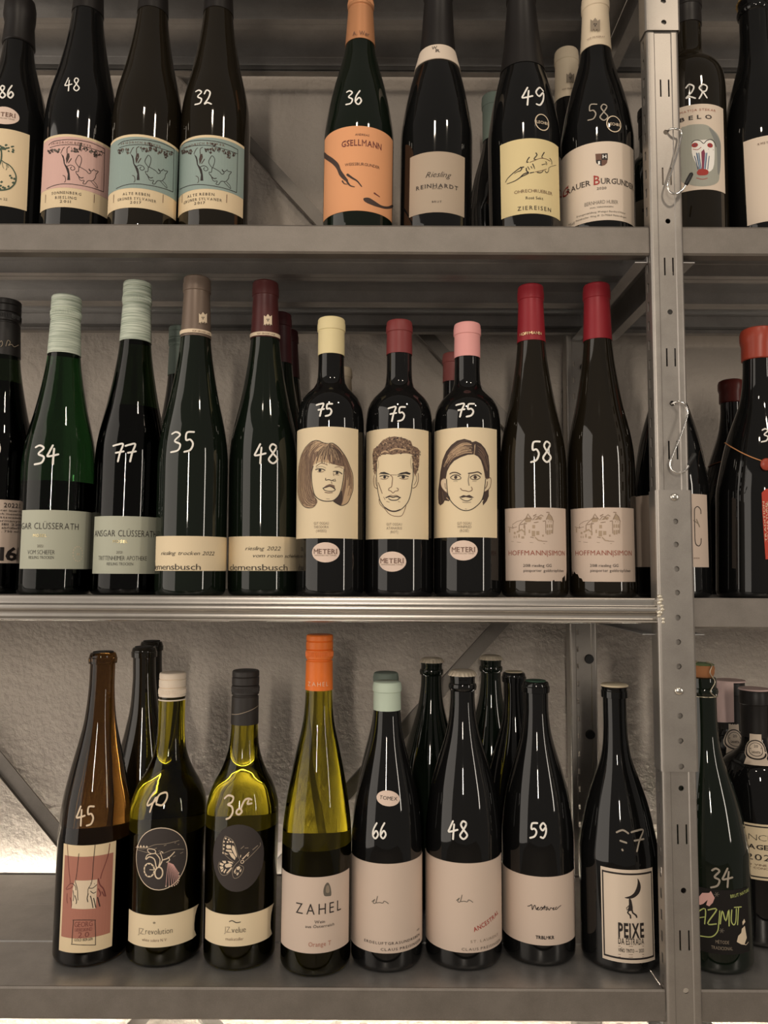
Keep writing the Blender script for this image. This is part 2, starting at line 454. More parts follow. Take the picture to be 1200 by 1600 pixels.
# diagonal braces behind the rear posts (one X in each storey, flat strip)
def brace(a, b, y, wd=0.0098):
    a = Vector(a); b = Vector(b); d = (b - a).normalized(); n = Vector((-d.z, 0, d.x))
    bm = bmesh.new(); q = []
    for t in (0, 0.0022):
        for s, e in ((-1, a), (1, a), (1, b), (-1, b)):
            q.append(bm.verts.new(e + n * wd * s + Vector((0, y + t + (0.0015 if abs(s) == 1 and t == 0 else 0) * 0, 0))))
    for f in ((0, 1, 2, 3), (7, 6, 5, 4), (0, 4, 5, 1), (1, 5, 6, 2), (2, 6, 7, 3), (3, 7, 4, 0)): bm.faces.new([q[i] for i in f])
    # folded stiffening lip along the lower edge
    q2 = [bm.verts.new(e + n * (wd * s) * 1.0 + Vector((0, y - t2, 0))) for e in (a, b) for s, t2 in ((-1, 0.006), (-1, 0.0))]
    bm.faces.new((q2[0], q2[1], q2[3], q2[2]))
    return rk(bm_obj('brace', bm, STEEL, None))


YBR = 1.118
def bz(u, v): p = PY(u, v, YBR); return Vector((p.x, 0, p.z))
p1, p2 = bz(290, 118), bz(780, 647)
d = (p2 - p1); brace(p1 - d * 1.2, p2 + d * 0.22, YBR)
p1, p2 = bz(772, 985), bz(540, 1240)
d = (p2 - p1); brace(p1 - d * 0.45, p2 + d * 2.9, YBR)
p1, p2 = bz(0, 1186), bz(90, 1296)
d = (p2 - p1); brace(p1 - d * 3.3, p2 + d * 6.5, YBR - 0.006)

# ------------------------------------------------------------------ LED strip behind the bottom shelf, and an unseen strip added under it
LED_K = 36
led = empty('light_strip', (0, 1.1150, Z0 - 0.028), 'glowing white light strip hidden behind the rear edge of the bottom shelf', 'lamp')
m = bpy.data.materials.new('led_glow'); m.use_nodes = True; nt = m.node_tree; b = nt.nodes['Principled BSDF']
b.inputs['Emission Color'].default_value = (1.0, 0.93, 0.80, 1); b.inputs['Emission Strength'].default_value = LED_K
bm = bmesh.new(); box_bm(bm, -0.95, 0.95, -0.004, 0.004, -0.004, 0.004)
bm_obj('diffuser', bm, m, led)
bm = bmesh.new(); box_bm(bm, -0.95, 0.95, 0.0045, 0.0195, -0.003, 0.003)
bm_obj('housing', bm, STEEL, led)
added_strip = empty('light_strip', (0, 1.04, Z0 - 0.0310), 'unseen light strip added under the bottom shelf to brighten the wall below', 'lamp')  # hidden source added to whiten the wall under the shelf
m2 = m.copy(); m2.node_tree.nodes['Principled BSDF'].inputs['Emission Strength'].default_value = 160
bm = bmesh.new(); box_bm(bm, -0.85, 0.93, -0.006, 0.006, -0.004, 0.0)
bm_obj('diffuser', bm, m2, added_strip)
bm = bmesh.new(); box_bm(bm, -0.85, 0.93, -0.008, 0.008, 0.0005, 0.010)
bm_obj('housing', bm, STEEL, added_strip)

# ------------------------------------------------------------------ bottles
TYPES = {   # height fraction -> 1 = body radius, 0 = neck radius
    'flute': [(0.40, 1), (.45, .965), (.50, .87), (.55, .72), (.60, .55), (.66, .38), (.706, .265), (.76, .15), (.815, .07), (.87, .02), (.93, 0)],
    'zahel': [(.34, 1), (.39, .985), (.48, .84), (.57, .61), (.66, .33), (.70, .19), (.75, .07), (.80, .02), (.86, 0)],
    'slope': [(.38, 1), (.416, .97), (.49, .89), (.60, .62), (.715, .27), (.77, .13), (.83, .05), (.90, 0)],
    'burg': [(.42, 1), (.50, .93), (.58, .80), (.64, .63), (.695, .45), (.75, .26), (.80, .12), (.85, .04), (.90, 0)],
    'burgm': [(.40, 1), (.49, .87), (.59, .62), (.69, .29), (.74, .14), (.79, .05), (.85, 0)],
    'burgl': [(.38, 1), (.42, .95), (.47, .86), (.56, .665), (.653, .36), (.70, .19), (.744, .08), (.80, .02), (.86, 0)],
    'bord': [(.60, 1), (.66, .94), (.695, .79), (.716, .60), (.735, .33), (.757, .09), (.79, .02), (.84, 0)],
    'shoulder': [(.46, 1), (.526, .97), (.592, .74), (.648, .39), (.70, .16), (.74, .06), (.80, .01), (.85, 0)],
}


def hermite(pts, x):
    if x <= pts[0][0]: return pts[0][1]
    if x >= pts[-1][0]: return pts[-1][1]
    n = len(pts); i = 0
    while pts[i + 1][0] < x: i += 1
    dl = [(pts[k + 1][1] - pts[k][1]) / (pts[k + 1][0] - pts[k][0]) for k in range(n - 1)]
    def tg(k):
        if k == 0 or k == n - 1: return 0.0
        a, b = dl[k - 1], dl[k]
        return 0.0 if a * b <= 0 else 2 * a * b / (a + b)
    h = pts[i + 1][0] - pts[i][0]; t = (x - pts[i][0]) / h
    return ((2 * t ** 3 - 3 * t * t + 1) * pts[i][1] + (t ** 3 - 2 * t * t + t) * h * tg(i) + (-2 * t ** 3 + 3 * t * t) * pts[i + 1][1] + (t ** 3 - t * t) * h * tg(i + 1))


SEG = 56
ALLB = []
VC = {'T': 290, 'M': 820, 'B': 1400}
ZR = {'T': Z2 + 0.0004, 'M': Z1 + 0.0004, 'B': Z0 + 0.0004}


class Bottle:
    def __init__(s, row, cx, w, vtop, typ, gmat, label, Y=0.855, vbase=None, nw=41, nx=None, group=None, H=None, wine=None, vfill=None, heel=1.0):
        z0 = ZR[row]; s.z0 = z0
        if vbase is not None:                      # front contact with the shelf gives the distance
            p = PZ(cx, vbase, z0); r = w / 2 / F * depth(p); Y = p.y + r
        s.Y = Y; s.row = row
        p = PY(cx, VC[row], Y); s.X = p.x; s.R = w / 2 / F * depth(p) * 0.998
        s.mpp = depth(p) / F
        s.k = 0.0
        if H is None:
            q = PY(nx if nx else cx, vtop, Y); H = q.z - z0
        if nx is not None:
            q = PY(nx, vtop + 10, Y); s.k = 0.0
            k = (q.x - s.X) / (q.z - p.z)
            s.k = max(-0.03, min(0.03, k)); s.X = s.X - s.k * (p.z - z0)
        s.H = H; s.zt = z0 + H
        q = PY(cx, max(vtop, -40) + 60, Y); s.rn = nw / 2 / F * depth(q)
        s.prof = TYPES[typ]; s.heel = heel
        s.o = empty('wine_bottle', (s.X, s.Y, z0), label, 'bottle', group)
        s.gm = gmat; s.glass = gmat in (G_GREEN, G_OLIVE, G_AMBER, G_DIM, G_BROWN)
        s.labels = []; ALLB.append(s)
        s.lip = None; s.vfill = vfill; s.wine = wine

    def rad(s, z):
        t = (z - s.z0) / s.H
        r = s.rn + (s.R - s.rn) * hermite(s.prof, t)
        if s.heel != 1.0:
            r *= s.heel + (1 - s.heel) * min(1, max(0, t / 0.4))
        h = z - s.z0
        if h < 0.007: r -= 0.0045 * (1 - math.sqrt(max(0, 1 - (1 - max(h, 0) / 0.007) ** 2)))
        return r

    def ax(s, z): return s.X + s.k * (z - s.z0)

    def zof(s, v, front=True, r=None):
        """height of the point of the bottle's front (or axis) seen at image row v"""
        z = s.z0 + s.H / 2
        for _ in range(8):
            y = s.Y - (((s.rad(z) if r is None else r)) if front else 0)
            # find row v on plane y at the bottle's own column
            u = 600 + (s.ax(z) - 0) / (depth(Vector((s.ax(z), y, z)))) * F
            z = PY(u, v, y).z
        return z

    def hit(s, u, v, r=None):
        """(theta, z) where the ray of pixel (u, v) meets the bottle"""
        d = ray(u, v); z = s.z0 + s.H * 0.4
        for _ in range(8):
            rr = (s.rad(z) if r is None else r) + 0.0004; ax = s.ax(z)
            a = d.x * d.x + d.y * d.y; b = 2 * (d.x * (CAM.x - ax) + d.y * (CAM.y - s.Y)); c = (CAM.x - ax) ** 2 + (CAM.y - s.Y) ** 2 - rr * rr
            q = b * b - 4 * a * c
            t = (-b - math.sqrt(max(q, 0))) / (2 * a)
            P = CAM + d * t; z = P.z
        th = math.atan2(P.x - ax, -(P.y - s.Y))
        return th, z

    def surf(s, th, z, e, r=None):
        rr = (s.rad(z) if r is None else r) + e
        return (s.ax(z) + rr * math.sin(th) - s.X, -rr * math.cos(th), z - s.z0)

    # ---- rings helper: list of (z, r) -> lathe
    def lathe(s, name, rings, m, parent=None, capb=True, capt=True, seg=SEG, mod=None, sharp=40):
        vs = []; fs = []
        for (z, r) in rings:
            for k in range(seg):
                a = 2 * math.pi * k / seg; rr = mod(a, z, r) if mod else r
                vs.append((s.ax(z) - s.X + rr * math.sin(a), -rr * math.cos(a), z - s.z0))
        for i in range(len(rings) - 1):
            for k in range(seg):
                fs.append((i * seg + k, i * seg + (k + 1) % seg, (i + 1) * seg + (k + 1) % seg, (i + 1) * seg + k))
        if capb: fs.append(tuple(range(seg))[::-1])
        if capt: fs.append(tuple((len(rings) - 1) * seg + k for k in range(seg)))
        return mesh_from(name, vs, fs, m, parent or s.o, True, None, sharp)

    def body(s, ztop, lip=None):
        zs = []
        h = 0
        for h in (0, .0006, .0016, .003, .005, .007): zs.append(s.z0 + h)
        n = 44
        for i in range(1, n + 1):
            zs.append(s.z0 + .007 + (ztop - s.z0 - .007) * i / n)
        rings = [(z, s.rad(z)) for z in zs]
        if lip:                                # [(dz from top, dr)...]
            rings = [q for q in rings if q[0] < ztop - lip[0][0]] + [(ztop - a, s.rn + b) for a, b in lip]
        if not s.glass:
            s.lathe('glass_body', rings, s.gm)
            return
        t = 0.0018
        rt = rings[-1][1]
        inner = [(z, max(r - t, 0.004)) for (z, r) in rings[:-1] if z > s.z0 + 0.0025 and (lip is None or z < ztop - lip[0][0])]
        inner = inner[::-1]
        shell = rings + [(ztop, inner[0][1])] + inner
        o = s.lathe('glass_body', rings, s.gm, capt=True)      # full of liquid: the bottle works as one lens
        zf = s.zof(s.vfill, False) if s.vfill else s.z0 + s.H * 0.45
        w = [(z, r - 0.0004) for (z, r) in inner[::-1] if z < zf - 0.002]
        w.append((zf, s.rad(zf) - t - 0.0004))
        s.lathe('wine', w, s.wine or DARK_CORE)  # opaque core for the dark seen where the back label blocks light

    def neck_closure(s, kind, vb, col, wpx=None, vt=None, ring=None, extra=None):
        """foil / screw / wax / crown / cork closures built from the neck's top"""
        zt = s.zt
        if kind in ('foil', 'screw', 'wax'):
            rr = (wpx / 2 * depth(Vector((s.X, s.Y, zt))) / F) if wpx else s.rn + 0.0008
            zb = s.zof(vb, True, rr)
            s.body(zb + 0.005)
            H = zt - zb
            rb = max(s.rad(zb) + 0.0006, rr * 0.97)
            if kind == 'foil':
                lb = min(0.017, H * 0.34)
                rings = [(zb, rb), (zb + H * 0.3, (rb + rr) / 2), (zt - lb - 0.002, rr - 0.0002), (zt - lb - 0.0008, rr), (zt - lb, rr + 0.0008), (zt - lb * 0.5, rr + 0.0008), (zt - lb * 0.35, rr + 0.0003), (zt - 0.0022, rr + 0.0002), (zt - 0.0008, rr - 0.0006), (zt, rr - 0.0022)]
            elif kind == 'wax':
                rings = [(zb, rb + 0.0002), (zb + 0.001, rb + 0.0012), (zb + H * .45, rr + 0.0006), (zb + H * .60, rr + 0.0022), (zb + H * .82, rr + 0.0020), (zt - 0.0022, rr + 0.0008), (zt - 0.0006, rr - 0.0020), (zt, rr - 0.006)]
            else:
                rings = [(zb, rb)]
                a = 0.014 if H > 0.03 else H * 0.45
                rings += [(zt - 2 * a - 0.0010, rr), (zt - 2 * a, rr - 0.0010), (zt - 2 * a + 0.001, rr - 0.0010), (zt - 2 * a + 0.002, rr + 0.0003)]
                rings += [(zt - a - 0.003, rr + 0.0003), (zt - a - 0.0022, rr - 0.0008), (zt - a - 0.0014, rr + 0.0002), (zt - 0.008, rr + 0.0002), (zt - 0.0072, rr - 0.0007), (zt - 0.0064, rr + 0.0001), (zt - 0.0016, rr), (zt - 0.0004, rr - 0.0008), (zt, rr - 0.002)]
            mod = None
            if kind == 'wax':
                mod = lambda a_, z_, r_: r_ * (1 + 0.012 * math.sin(3 * a_ + z_ * 300) + 0.008 * math.sin(5 * a_ + 1))
            o = s.lathe('capsule', rings, col, mod=mod, capb=True, sharp=28)
            if kind == 'screw' and H > 0.03:      # knurled band
                n = 64; a = 0.014; z0_, z1_ = zt - 2 * a + 0.0045, zt - a - 0.0045; vs = []; fs = []
                for k in range(n):
                    th = 2 * math.pi * k / n
                    for (dt, rr_) in ((0, .0003), (2 * math.pi / n * .35, .00075), (2 * math.pi / n * .7, .0003)):
                        for z_ in (z0_, z1_): vs.append((s.ax(z_) - s.X + (rr + rr_) * math.sin(th + dt), -(rr + rr_) * math.cos(th + dt), z_ - s.z0))
                    b = k * 6; fs += [(b, b + 2, b + 3, b + 1), (b + 2, b + 4, b + 5, b + 3)]
                mesh_from('knurling', vs, fs, col, o, False)
            s.cap = o; s.cap_r = max(rr, rb) + 0.0002; return o
        if kind == 'crown':
            rn = s.rn; H = 0
            s.body(zt - 0.003, [(0.020, 0), (0.0185, 0.0018), (0.0155, 0.0024), (0.0125, 0.0018), (0.0115, 0.0004), (0.007, 0.0004), (0.004, 0.0010), (0.001, 0.0004), (0.0, -0.001)])
            r = rn + 0.0009
            def fl(a_, z_, r_): return r_ + (0.0006 if z_ < zt - 0.0045 else 0.0003 if z_ < zt - 0.0025 else 0) * math.cos(21 * a_)
            o = s.lathe('crown_cap', [(zt - 0.0062, r + 0.0016), (zt - 0.0052, r + 0.0012), (zt - 0.0030, r + 0.0002), (zt - 0.0014, r - 0.0010), (zt - 0.0004, r - 0.0032), (zt, r - 0.006)], col, seg=126, mod=fl)
            return o
        if kind == 'cork':                         # bare lip with a cork / wax disc
            s.body(zt - 0.0006, [(0.0125, 0), (0.0120, 0.0018), (0.0060, 0.0020), (0.0052, 0.0012), (0.0044, 0.0012), (0.0020, 0.0006), (0.0006, -0.0002), (0.0, -0.0020)])
            o = s.lathe('cork', [(zt - 0.0006, s.rn - 0.0022), (zt + 0.0003, s.rn - 0.0026), (zt + 0.0004, s.rn - 0.0045)], col)
            return o
        if kind == 'disc':                         # flat disc sitting on the lip
            s.body(zt - 0.0026, [(0.0125, 0), (0.0120, 0.0018), (0.0050, 0.0018), (0.0042, 0.0010), (0.0034, 0.0010), (0.0010, 0.0014), (0.0, 0.0008)])
            o = s.lathe('capsule', [(zt - 0.0028, s.rn + 0.0016), (zt - 0.0022, s.rn + 0.0024), (zt - 0.0010, s.rn + 0.0022), (zt, s.rn + 0.0004)], col)
            return o

    # ---- flat print
    def layer(s, base=0.0004, parent=None, r=None):
        return Layer(s, base, parent or s.o, r)

    def label(s, uL, uR, vT, vB, pk, shape=None, name='label', r=None, um=None, mtl=None):
        """paper patch from pixel extents; shape = list of (0..1, 0..1) outline points, y up"""
        vm = (vT + vB) / 2; thL = s.hit(uL, vm, r)[0]; thR = s.hit(uR, vm, r)[0]
        um = um if um is not None else min(max((uL + uR) / 2, 5), 1195)
        zT = s.hit(um, vT, r)[1]; zB = s.hit(um, vB, r)[1]
        L = Layer(s, 0.0004, s.o, r)
        sh = shape or [(0, 0), (1, 0), (1, 1), (0, 1)]
        RR = s.R if r is None else r
        pts = [((thL + (thR - thL) * a) * RR, zB + (zT - zB) * b) for a, b in sh]
        o = L.raw_poly(pts, mtl or paper(pk), name, rim=0.00035, e=0.00035)
        L.parent = o; L.thL, L.thR, L.zT, L.zB = thL, thR, zT, zB
        s.labels.append(L)
        return L

    def price(s, txt, u0, u1, v0, v1, w=2.9, ink='white', styles=None):
        L = Layer(s, 0.00035, s.o, None)
        n = len(txt); cw = (u1 - u0) / n
        for i, ch in enumerate(txt):
            ds = 0 if not styles else styles[i]
            for st in DIG[ch]:
                pts = smooth_line([(u0 + cw * i + cw * 0.06 + x * cw * 0.84, v1 - y * (v1 - v0)) for x, y in st], 5)
                L.stroke_px(pts, w, ink, 'price_marking')
        L.done(); return L


DIG = {
    '0': [[(.45, 1), (.1, .7), (.1, .25), (.45, 0), (.85, .25), (.9, .7), (.45, 1)]],
    '2': [[(.05, .75), (.35, 1), (.8, .85), (.6, .45), (.05, .02), (.45, .12), (.95, .02)]],
    '3': [[(.1, .9), (.5, 1), (.85, .85), (.35, .55), (.85, .38), (.65, .08), (.0, -.02)]],
    '4': [[(.5, 1), (.15, .62), (.0, .42), (.5, .45), (1, .52)], [(.62, .82), (.55, .4), (.5, 0)]],
    '5': [[(.95, 1), (.3, .97), (.22, .60), (.6, .62), (.85, .40), (.6, .1), (.05, 0)]],
    '6': [[(.7, 1), (.2, .6), (.1, .2), (.5, 0), (.9, .25), (.6, .5), (.15, .25)]],
    '7': [[(.0, .9), (.4, .97), (.95, 1), (.65, .5), (.45, 0)], [(.25, .5), (1, .58)]],
    '8': [[(.8, .85), (.45, 1), (.2, .8), (.5, .52), (.9, .22), (.5, 0), (.1, .2), (.45, .5), (.8, .85)]],
    '9': [[(.85, .8), (.5, 1), (.15, .75), (.45, .5), (.85, .7), (.85, .3), (.55, 0), (.2, .05)]],
    'R': [[(.15, .0), (.45, .45), (.15, .75), (.5, 1), (.9, .85), (.8, .55), (.5, .5)], [(.5, .5), (.9, .05)]],
    '?': [[(.0, .9), (.5, 1), (.95, .85)], [(.3, .5), (.8, .4)], [(.45, .08), (.5, .04)]],
    'q': [[(.05, .75), (.4, .55), (.75, .72), (.6, .95)], [(.62, .72), (.35, .3), (.2, 0)]],
}

GL = {}


def glyph(ch, wt=0.0):
    if ch in 'MWmw' and wt > 0: wt = 0.0
    k = (ch, wt)
    if k in GL: return GL[k]
    cu = bpy.data.curves.new('t', 'FONT'); cu.body = ch; cu.size = 1.0; cu.resolution_u = 2; cu.offset = wt; cu.fill_mode = 'FRONT' if hasattr(cu, 'fill_mode') else cu.fill_mode
    o = bpy.data.objects.new('t', cu)
    me = o.to_mesh(); vs = [(v.co.x, v.co.y) for v in me.vertices]; fs = [tuple(p.vertices) for p in me.polygons]
    o.to_mesh_clear(); bpy.data.objects.remove(o); bpy.data.curves.remove(cu)
    x0 = min([v[0] for v in vs], default=0); x1 = max([v[0] for v in vs], default=0.3)
    GL[k] = (vs, fs, x0, x1); return GL[k]


CAPH = 0.73
STEMS = {'A': 'b01', 'B': 'b0t0', 'C': 't1', 'D': 'b0t0', 'E': 'b0t0', 'F': 'b0t0', 'G': 't1', 'H': 'b01t01', 'I': 'b5t5', 'K': 'b01t01', 'L': 'b0t0', 'M': 'b01t01', 'N': 'b0t01', 'P': 'b0t0', 'R': 'b01t0', 'S': 't1', 'T': 'b5', 'U': 't01', 'V': 't01', 'W': 't01', 'Y': 'b5t01', 'i': 'b5', 'l': 'b5', 'n': 'b01', 'r': 'b0', 'p': 'b5', '1': 'b5', '2': 'b01'}


def layout(txt, wt=0.0, gap=0.10, serif=False, space=0.32):
    """verts, faces and width of a line of text (cap height CAPH, baseline 0)"""
    V = []; Fc = []; x = 0.0
    for ch in txt:
        if ch == ' ': x += space; continue
        vs, fs, a, b = glyph(ch, wt)
        o = len(V); V += [(p[0] - a + x, p[1]) for p in vs]; Fc += [tuple(i + o for i in f) for f in fs]
        if serif and ch in STEMS:
            w = b - a; sw = 0.075; sh = 0.045; mode = 'b'
            for c in STEMS[ch]:
                if c in 'bt': mode = c; continue
                fx = {'0': 0.055, '1': w - 0.055, '5': w / 2}[c]
                y0 = 0.0 if mode == 'b' else CAPH - sh
                o = len(V); V += [(x + fx - sw, y0), (x + fx + sw, y0), (x + fx + sw, y0 + sh), (x + fx - sw, y0 + sh)]; Fc.append((o, o + 1, o + 2, o + 3))
        x += (b - a) + gap
    return V, Fc, max(x - gap, 0.01)


class Layer:
    """collects flat print (polygons, strokes, letters) in (s, z) space and wraps it on the bottle"""
    def __init__(s, B, base, parent, r=None):
        s.B = B; s.base = base; s.parent = parent; s.r = r; s.R = B.R if r is None else r; s.buf = {}; s.n = 0

    def q(s, u, v):
        th, z = s.B.hit(u, v, s.r); return (th * s.R, z)

    def put(s, name, ink, vs, fs, e):
        b = s.buf.setdefault((name, ink), ([], []))
        o = len(b[0])
        for (a, z) in vs: b[0].append(s.B.surf(a / s.R, z, e, s.r))
        b[1].extend(tuple(i + o for i in f) for f in fs)

    def flat(s, vs, fs, step=0.0035):
        """slice flat 2D faces along s so that they bend with the glass"""
        if not vs: return vs, fs
        x0 = min(v[0] for v in vs); x1 = max(v[0] for v in vs); zz0 = min(v[1] for v in vs); zz1 = max(v[1] for v in vs)
        if x1 - x0 < 0.005 and zz1 - zz0 < 0.02: return vs, fs
        bm = bmesh.new(); bv = [bm.verts.new((v[0], v[1], 0)) for v in vs]
        for f in fs:
            try: bm.faces.new([bv[i] for i in f])
            except ValueError: pass
        n = int((x1 - x0) / step)
        for i in range(1, n + 1):
            g = bm.verts[:] + bm.edges[:] + bm.faces[:]
            bmesh.ops.bisect_plane(bm, geom=g, plane_co=(x0 + (x1 - x0) * i / (n + 1), 0, 0), plane_no=(1, 0, 0), dist=1e-7)
        straight = abs(s.B.rad(zz0) - s.B.rad(zz1)) < 0.0004 or s.r is not None
        m = 0 if straight else int((zz1 - zz0) / 0.005)
        for i in range(1, m + 1):
            g = bm.verts[:] + bm.edges[:] + bm.faces[:]
            bmesh.ops.bisect_plane(bm, geom=g, plane_co=(0, zz0 + (zz1 - zz0) * i / (m + 1), 0), plane_no=(0, 1, 0), dist=1e-7)
        bm.verts.index_update()
        ov = [(v.co.x, v.co.y) for v in bm.verts]; of = [tuple(v.index for v in f.verts) for f in bm.faces]
        bm.free(); return ov, of

    def raw_poly(s, pts, m, name, rim=0.0, e=0.0004):
        """a paper patch with a thin visible edge"""
        tri = tessellate_polygon([[Vector((p[0], p[1], 0)) for p in pts]])
        vs, fs = s.flat(list(pts), [tuple(t) for t in tri])
        V = [s.B.surf(a / s.R, z, e, s.r) for a, z in vs]; Fs = list(fs)
        # rim
        from collections import Counter
        c = Counter()
        for f in fs:
            for i in range(len(f)): c[frozenset((f[i], f[(i + 1) % len(f)]))] += 1
        n = len(V); mp = {}
        for ed, k in c.items():
            if k == 1:
                a, b = tuple(ed)
                for i in (a, b):
                    if i not in mp: mp[i] = len(V); V.append(s.B.surf(vs[i][0] / s.R, vs[i][1], e - rim, s.r))
                Fs.append((a, b, mp[b], mp[a]))
        o = mesh_from(name, V, Fs, m, s.parent, True, None, 40)
        # make the faces look outwards
        bm = bmesh.new(); bm.from_mesh(o.data)
        for f in bm.faces:
            cc = f.calc_center_median(); rad = Vector((cc.x - s.B.k * cc.z, cc.y, 0))
            if f.normal.dot(rad) < 0: f.normal_flip()
        bm.to_mesh(o.data); bm.free()
        return o

    def poly_px(s, pts, ink, name='illustration', e=None):
        P = [s.q(*p) for p in pts]
        tri = tessellate_polygon([[Vector((p[0] * 1000, p[1] * 1000, 0)) for p in P]])
        vs, fs = s.flat(P, [tuple(t) for t in tri])
        s.put(name, ink, vs, fs, s.base + (e if e is not None else 0.00012))

    def band(s, a0, a1, b0, b1, ink, name='illustration', e=0.00008):
        """rectangle in label fractions (x from left, y from bottom)"""
        f = lambda a, b: ((s.thL + (s.thR - s.thL) * a) * s.R, s.zB + (s.zT - s.zB) * b)
        vs, fs = s.flat([f(a0, b0), f(a1, b0), f(a1, b1), f(a0, b1)], [(0, 1, 2, 3)])
        s.put(name, ink, vs, fs, s.base + e)

    def stroke(s, P, wm, ink, name='illustration', e=0.00022, w2=None):
        """ribbon of width wm metres along P in (s, z)"""
        n = len(P)
        if n < 2: return
        vs = []; fs = []
        for i in range(n):
            a = P[max(i - 1, 0)]; b = P[min(i + 1, n - 1)]; d = Vector((b[0] - a[0], b[1] - a[1]))
            if d.length == 0: d = Vector((1, 0))
            d.normalize(); t = i / (n - 1)
            w = (wm if w2 is None else wm + (w2 - wm) * t) / 2
            vs.append((P[i][0] - d.y * w, P[i][1] + d.x * w)); vs.append((P[i][0] + d.y * w, P[i][1] - d.x * w))
        for i in range(n - 1): fs.append((2 * i, 2 * i + 1, 2 * i + 3, 2 * i + 2))
        if wm > 0.0009:
            for (c, w) in ((P[0], wm), (P[-1], w2 or wm)):
                o = len(vs); vs.append(c)
                for k in range(8): vs.append((c[0] + math.cos(k * math.pi / 4) * w / 2, c[1] + math.sin(k * math.pi / 4) * w / 2))
                for k in range(8): fs.append((o, o + 1 + k, o + 1 + (k + 1) % 8))
        s.put(name, ink, vs, fs, s.base + e)

    def stroke_px(s, pts, w, ink='black', name='illustration', sm=False, w2=None, e=0.00022):
        if sm: pts = smooth_line(pts, 4)
        mpp = s.B.mpp
        s.stroke([s.q(*p) for p in pts], w * mpp, ink, name, e, None if w2 is None else w2 * mpp)

    def tr(s, org, sc):
        """drawing helper in a zoomed crop's coordinates"""
        def S(pts, w, ink='black', sm=True, w2=None, e=0.00022): s.stroke_px([(org[0] + x / sc, org[1] + y / sc) for x, y in pts], w, ink, 'illustration', sm and len(pts) > 2, w2, e)
        def Fi(pts, ink='black', sm=False, e=0.00012):
            p = [(org[0] + x / sc, org[1] + y / sc) for x, y in pts]
            if sm: p = smooth_line(p + [p[0]], 4)[:-1]
            s.poly_px(p, ink, 'illustration', e)
        return S, Fi

    def text(s, txt, u, v, h, w, ink='black', wt=0.0, serif=False, slant=0.0, gap=0.10, name='lettering', rot=0.0, wm=None, vref=None, uref=None, anchor='c'):
        """txt centred on pixel (u, v), cap height h px; w = visible width in px (or wm = unrolled width in px)"""
        mpp = s.B.mpp; R0 = s.R
        if s.r is None: s.R = s.B.rad(s.B.hit(u, v)[1])
        c = s.q(u, v); zc = c[1] if vref is None else s.q(uref if uref is not None else u, vref)[1]
        V, Fc, tw = layout(txt, wt, gap, serif)
        sy = h * mpp / CAPH
        if wm is not None:
            sx = wm * mpp / tw
        else:
            a = s.q(u - w / 2, v)[0]; b = s.q(u + w / 2, v)[0]; sx = (b - a) / tw; c = ((a + b) / 2, c[1])
        x0 = {'c': c[0] - tw * sx / 2, 'r': c[0] - tw * sx, 'l': c[0]}[anchor]
        ca, sa = math.cos(rot), math.sin(rot); P = []
        for (x, y) in V:
            X = x * sx + y * slant * sy - (c[0] - x0); Yv = (y - CAPH / 2) * sy
            P.append((c[0] + X * ca - Yv * sa, zc + X * sa + Yv * ca))
        big = h * mpp > 0.004 or (tw * sx) / max(len(txt), 1) > 0.006
        if big: P, Fc = s.flat(P, Fc)
        s.put(name, ink, P, Fc, s.base + 0.00030); s.R = R0

    def oval(s, u, v, rx, ry, ink, name='illustration', e=0.00012, n=28, rot=0.0):
        R0 = s.R
        if s.r is None: s.R = s.B.rad(s.B.hit(u, v)[1])
        c = s.q(u, v); m = s.B.mpp; P = []
        for k in range(n):
            a = 2 * math.pi * k / n; x = rx * m * math.cos(a); y = ry * m * math.sin(a)
            P.append((c[0] + x * math.cos(rot) - y * math.sin(rot), c[1] + x * math.sin(rot) + y * math.cos(rot)))
        vs, fs = s.flat(P, [(0, i, i + 1) for i in range(1, n - 1)])
        s.put(name, ink, vs, fs, s.base + e); s.R = R0

    def ringp(s, u, v, rx, ry, w, ink, name='illustration', a0=0, a1=360, e=0.00022):
        R0 = s.R
        if s.r is None: s.R = s.B.rad(s.B.hit(u, v)[1])
        c = s.q(u, v); m = s.B.mpp
        P = [(c[0] + rx * m * math.cos(math.radians(a0 + (a1 - a0) * k / 40)), c[1] + ry * m * math.sin(math.radians(a0 + (a1 - a0) * k / 40))) for k in range(41)]
        s.stroke(P, w * m, ink, name, e); s.R = R0

    def done(s):
        for (name, ink), (vs, fs) in s.buf.items():
            o = mesh_from(name, vs, fs, INK[ink], s.parent, False)
        s.buf = {}


def sticker(B, u, v, rx, ry, pk='oval', name='sticker', r=None, rot=0.0):
    L = Layer(B, 0.0004, B.o, r)
    if r is None: L.R = B.rad(B.hit(u, v)[1])
    c = L.q(u, v); m = B.mpp; P = []
    for k in range(32):
        a = 2 * math.pi * k / 32; x = rx * m * math.cos(a); y = ry * m * math.sin(a)
        P.append((c[0] + x * math.cos(rot) - y * math.sin(rot), c[1] + x * math.sin(rot) + y * math.cos(rot)))
    o = L.raw_poly(P, paper(pk), name, rim=0.00035, e=0.00035); L.parent = o
    return L


def cap_layer(B):
    L = Layer(B, 0.0004, B.cap, B.cap_r); return L


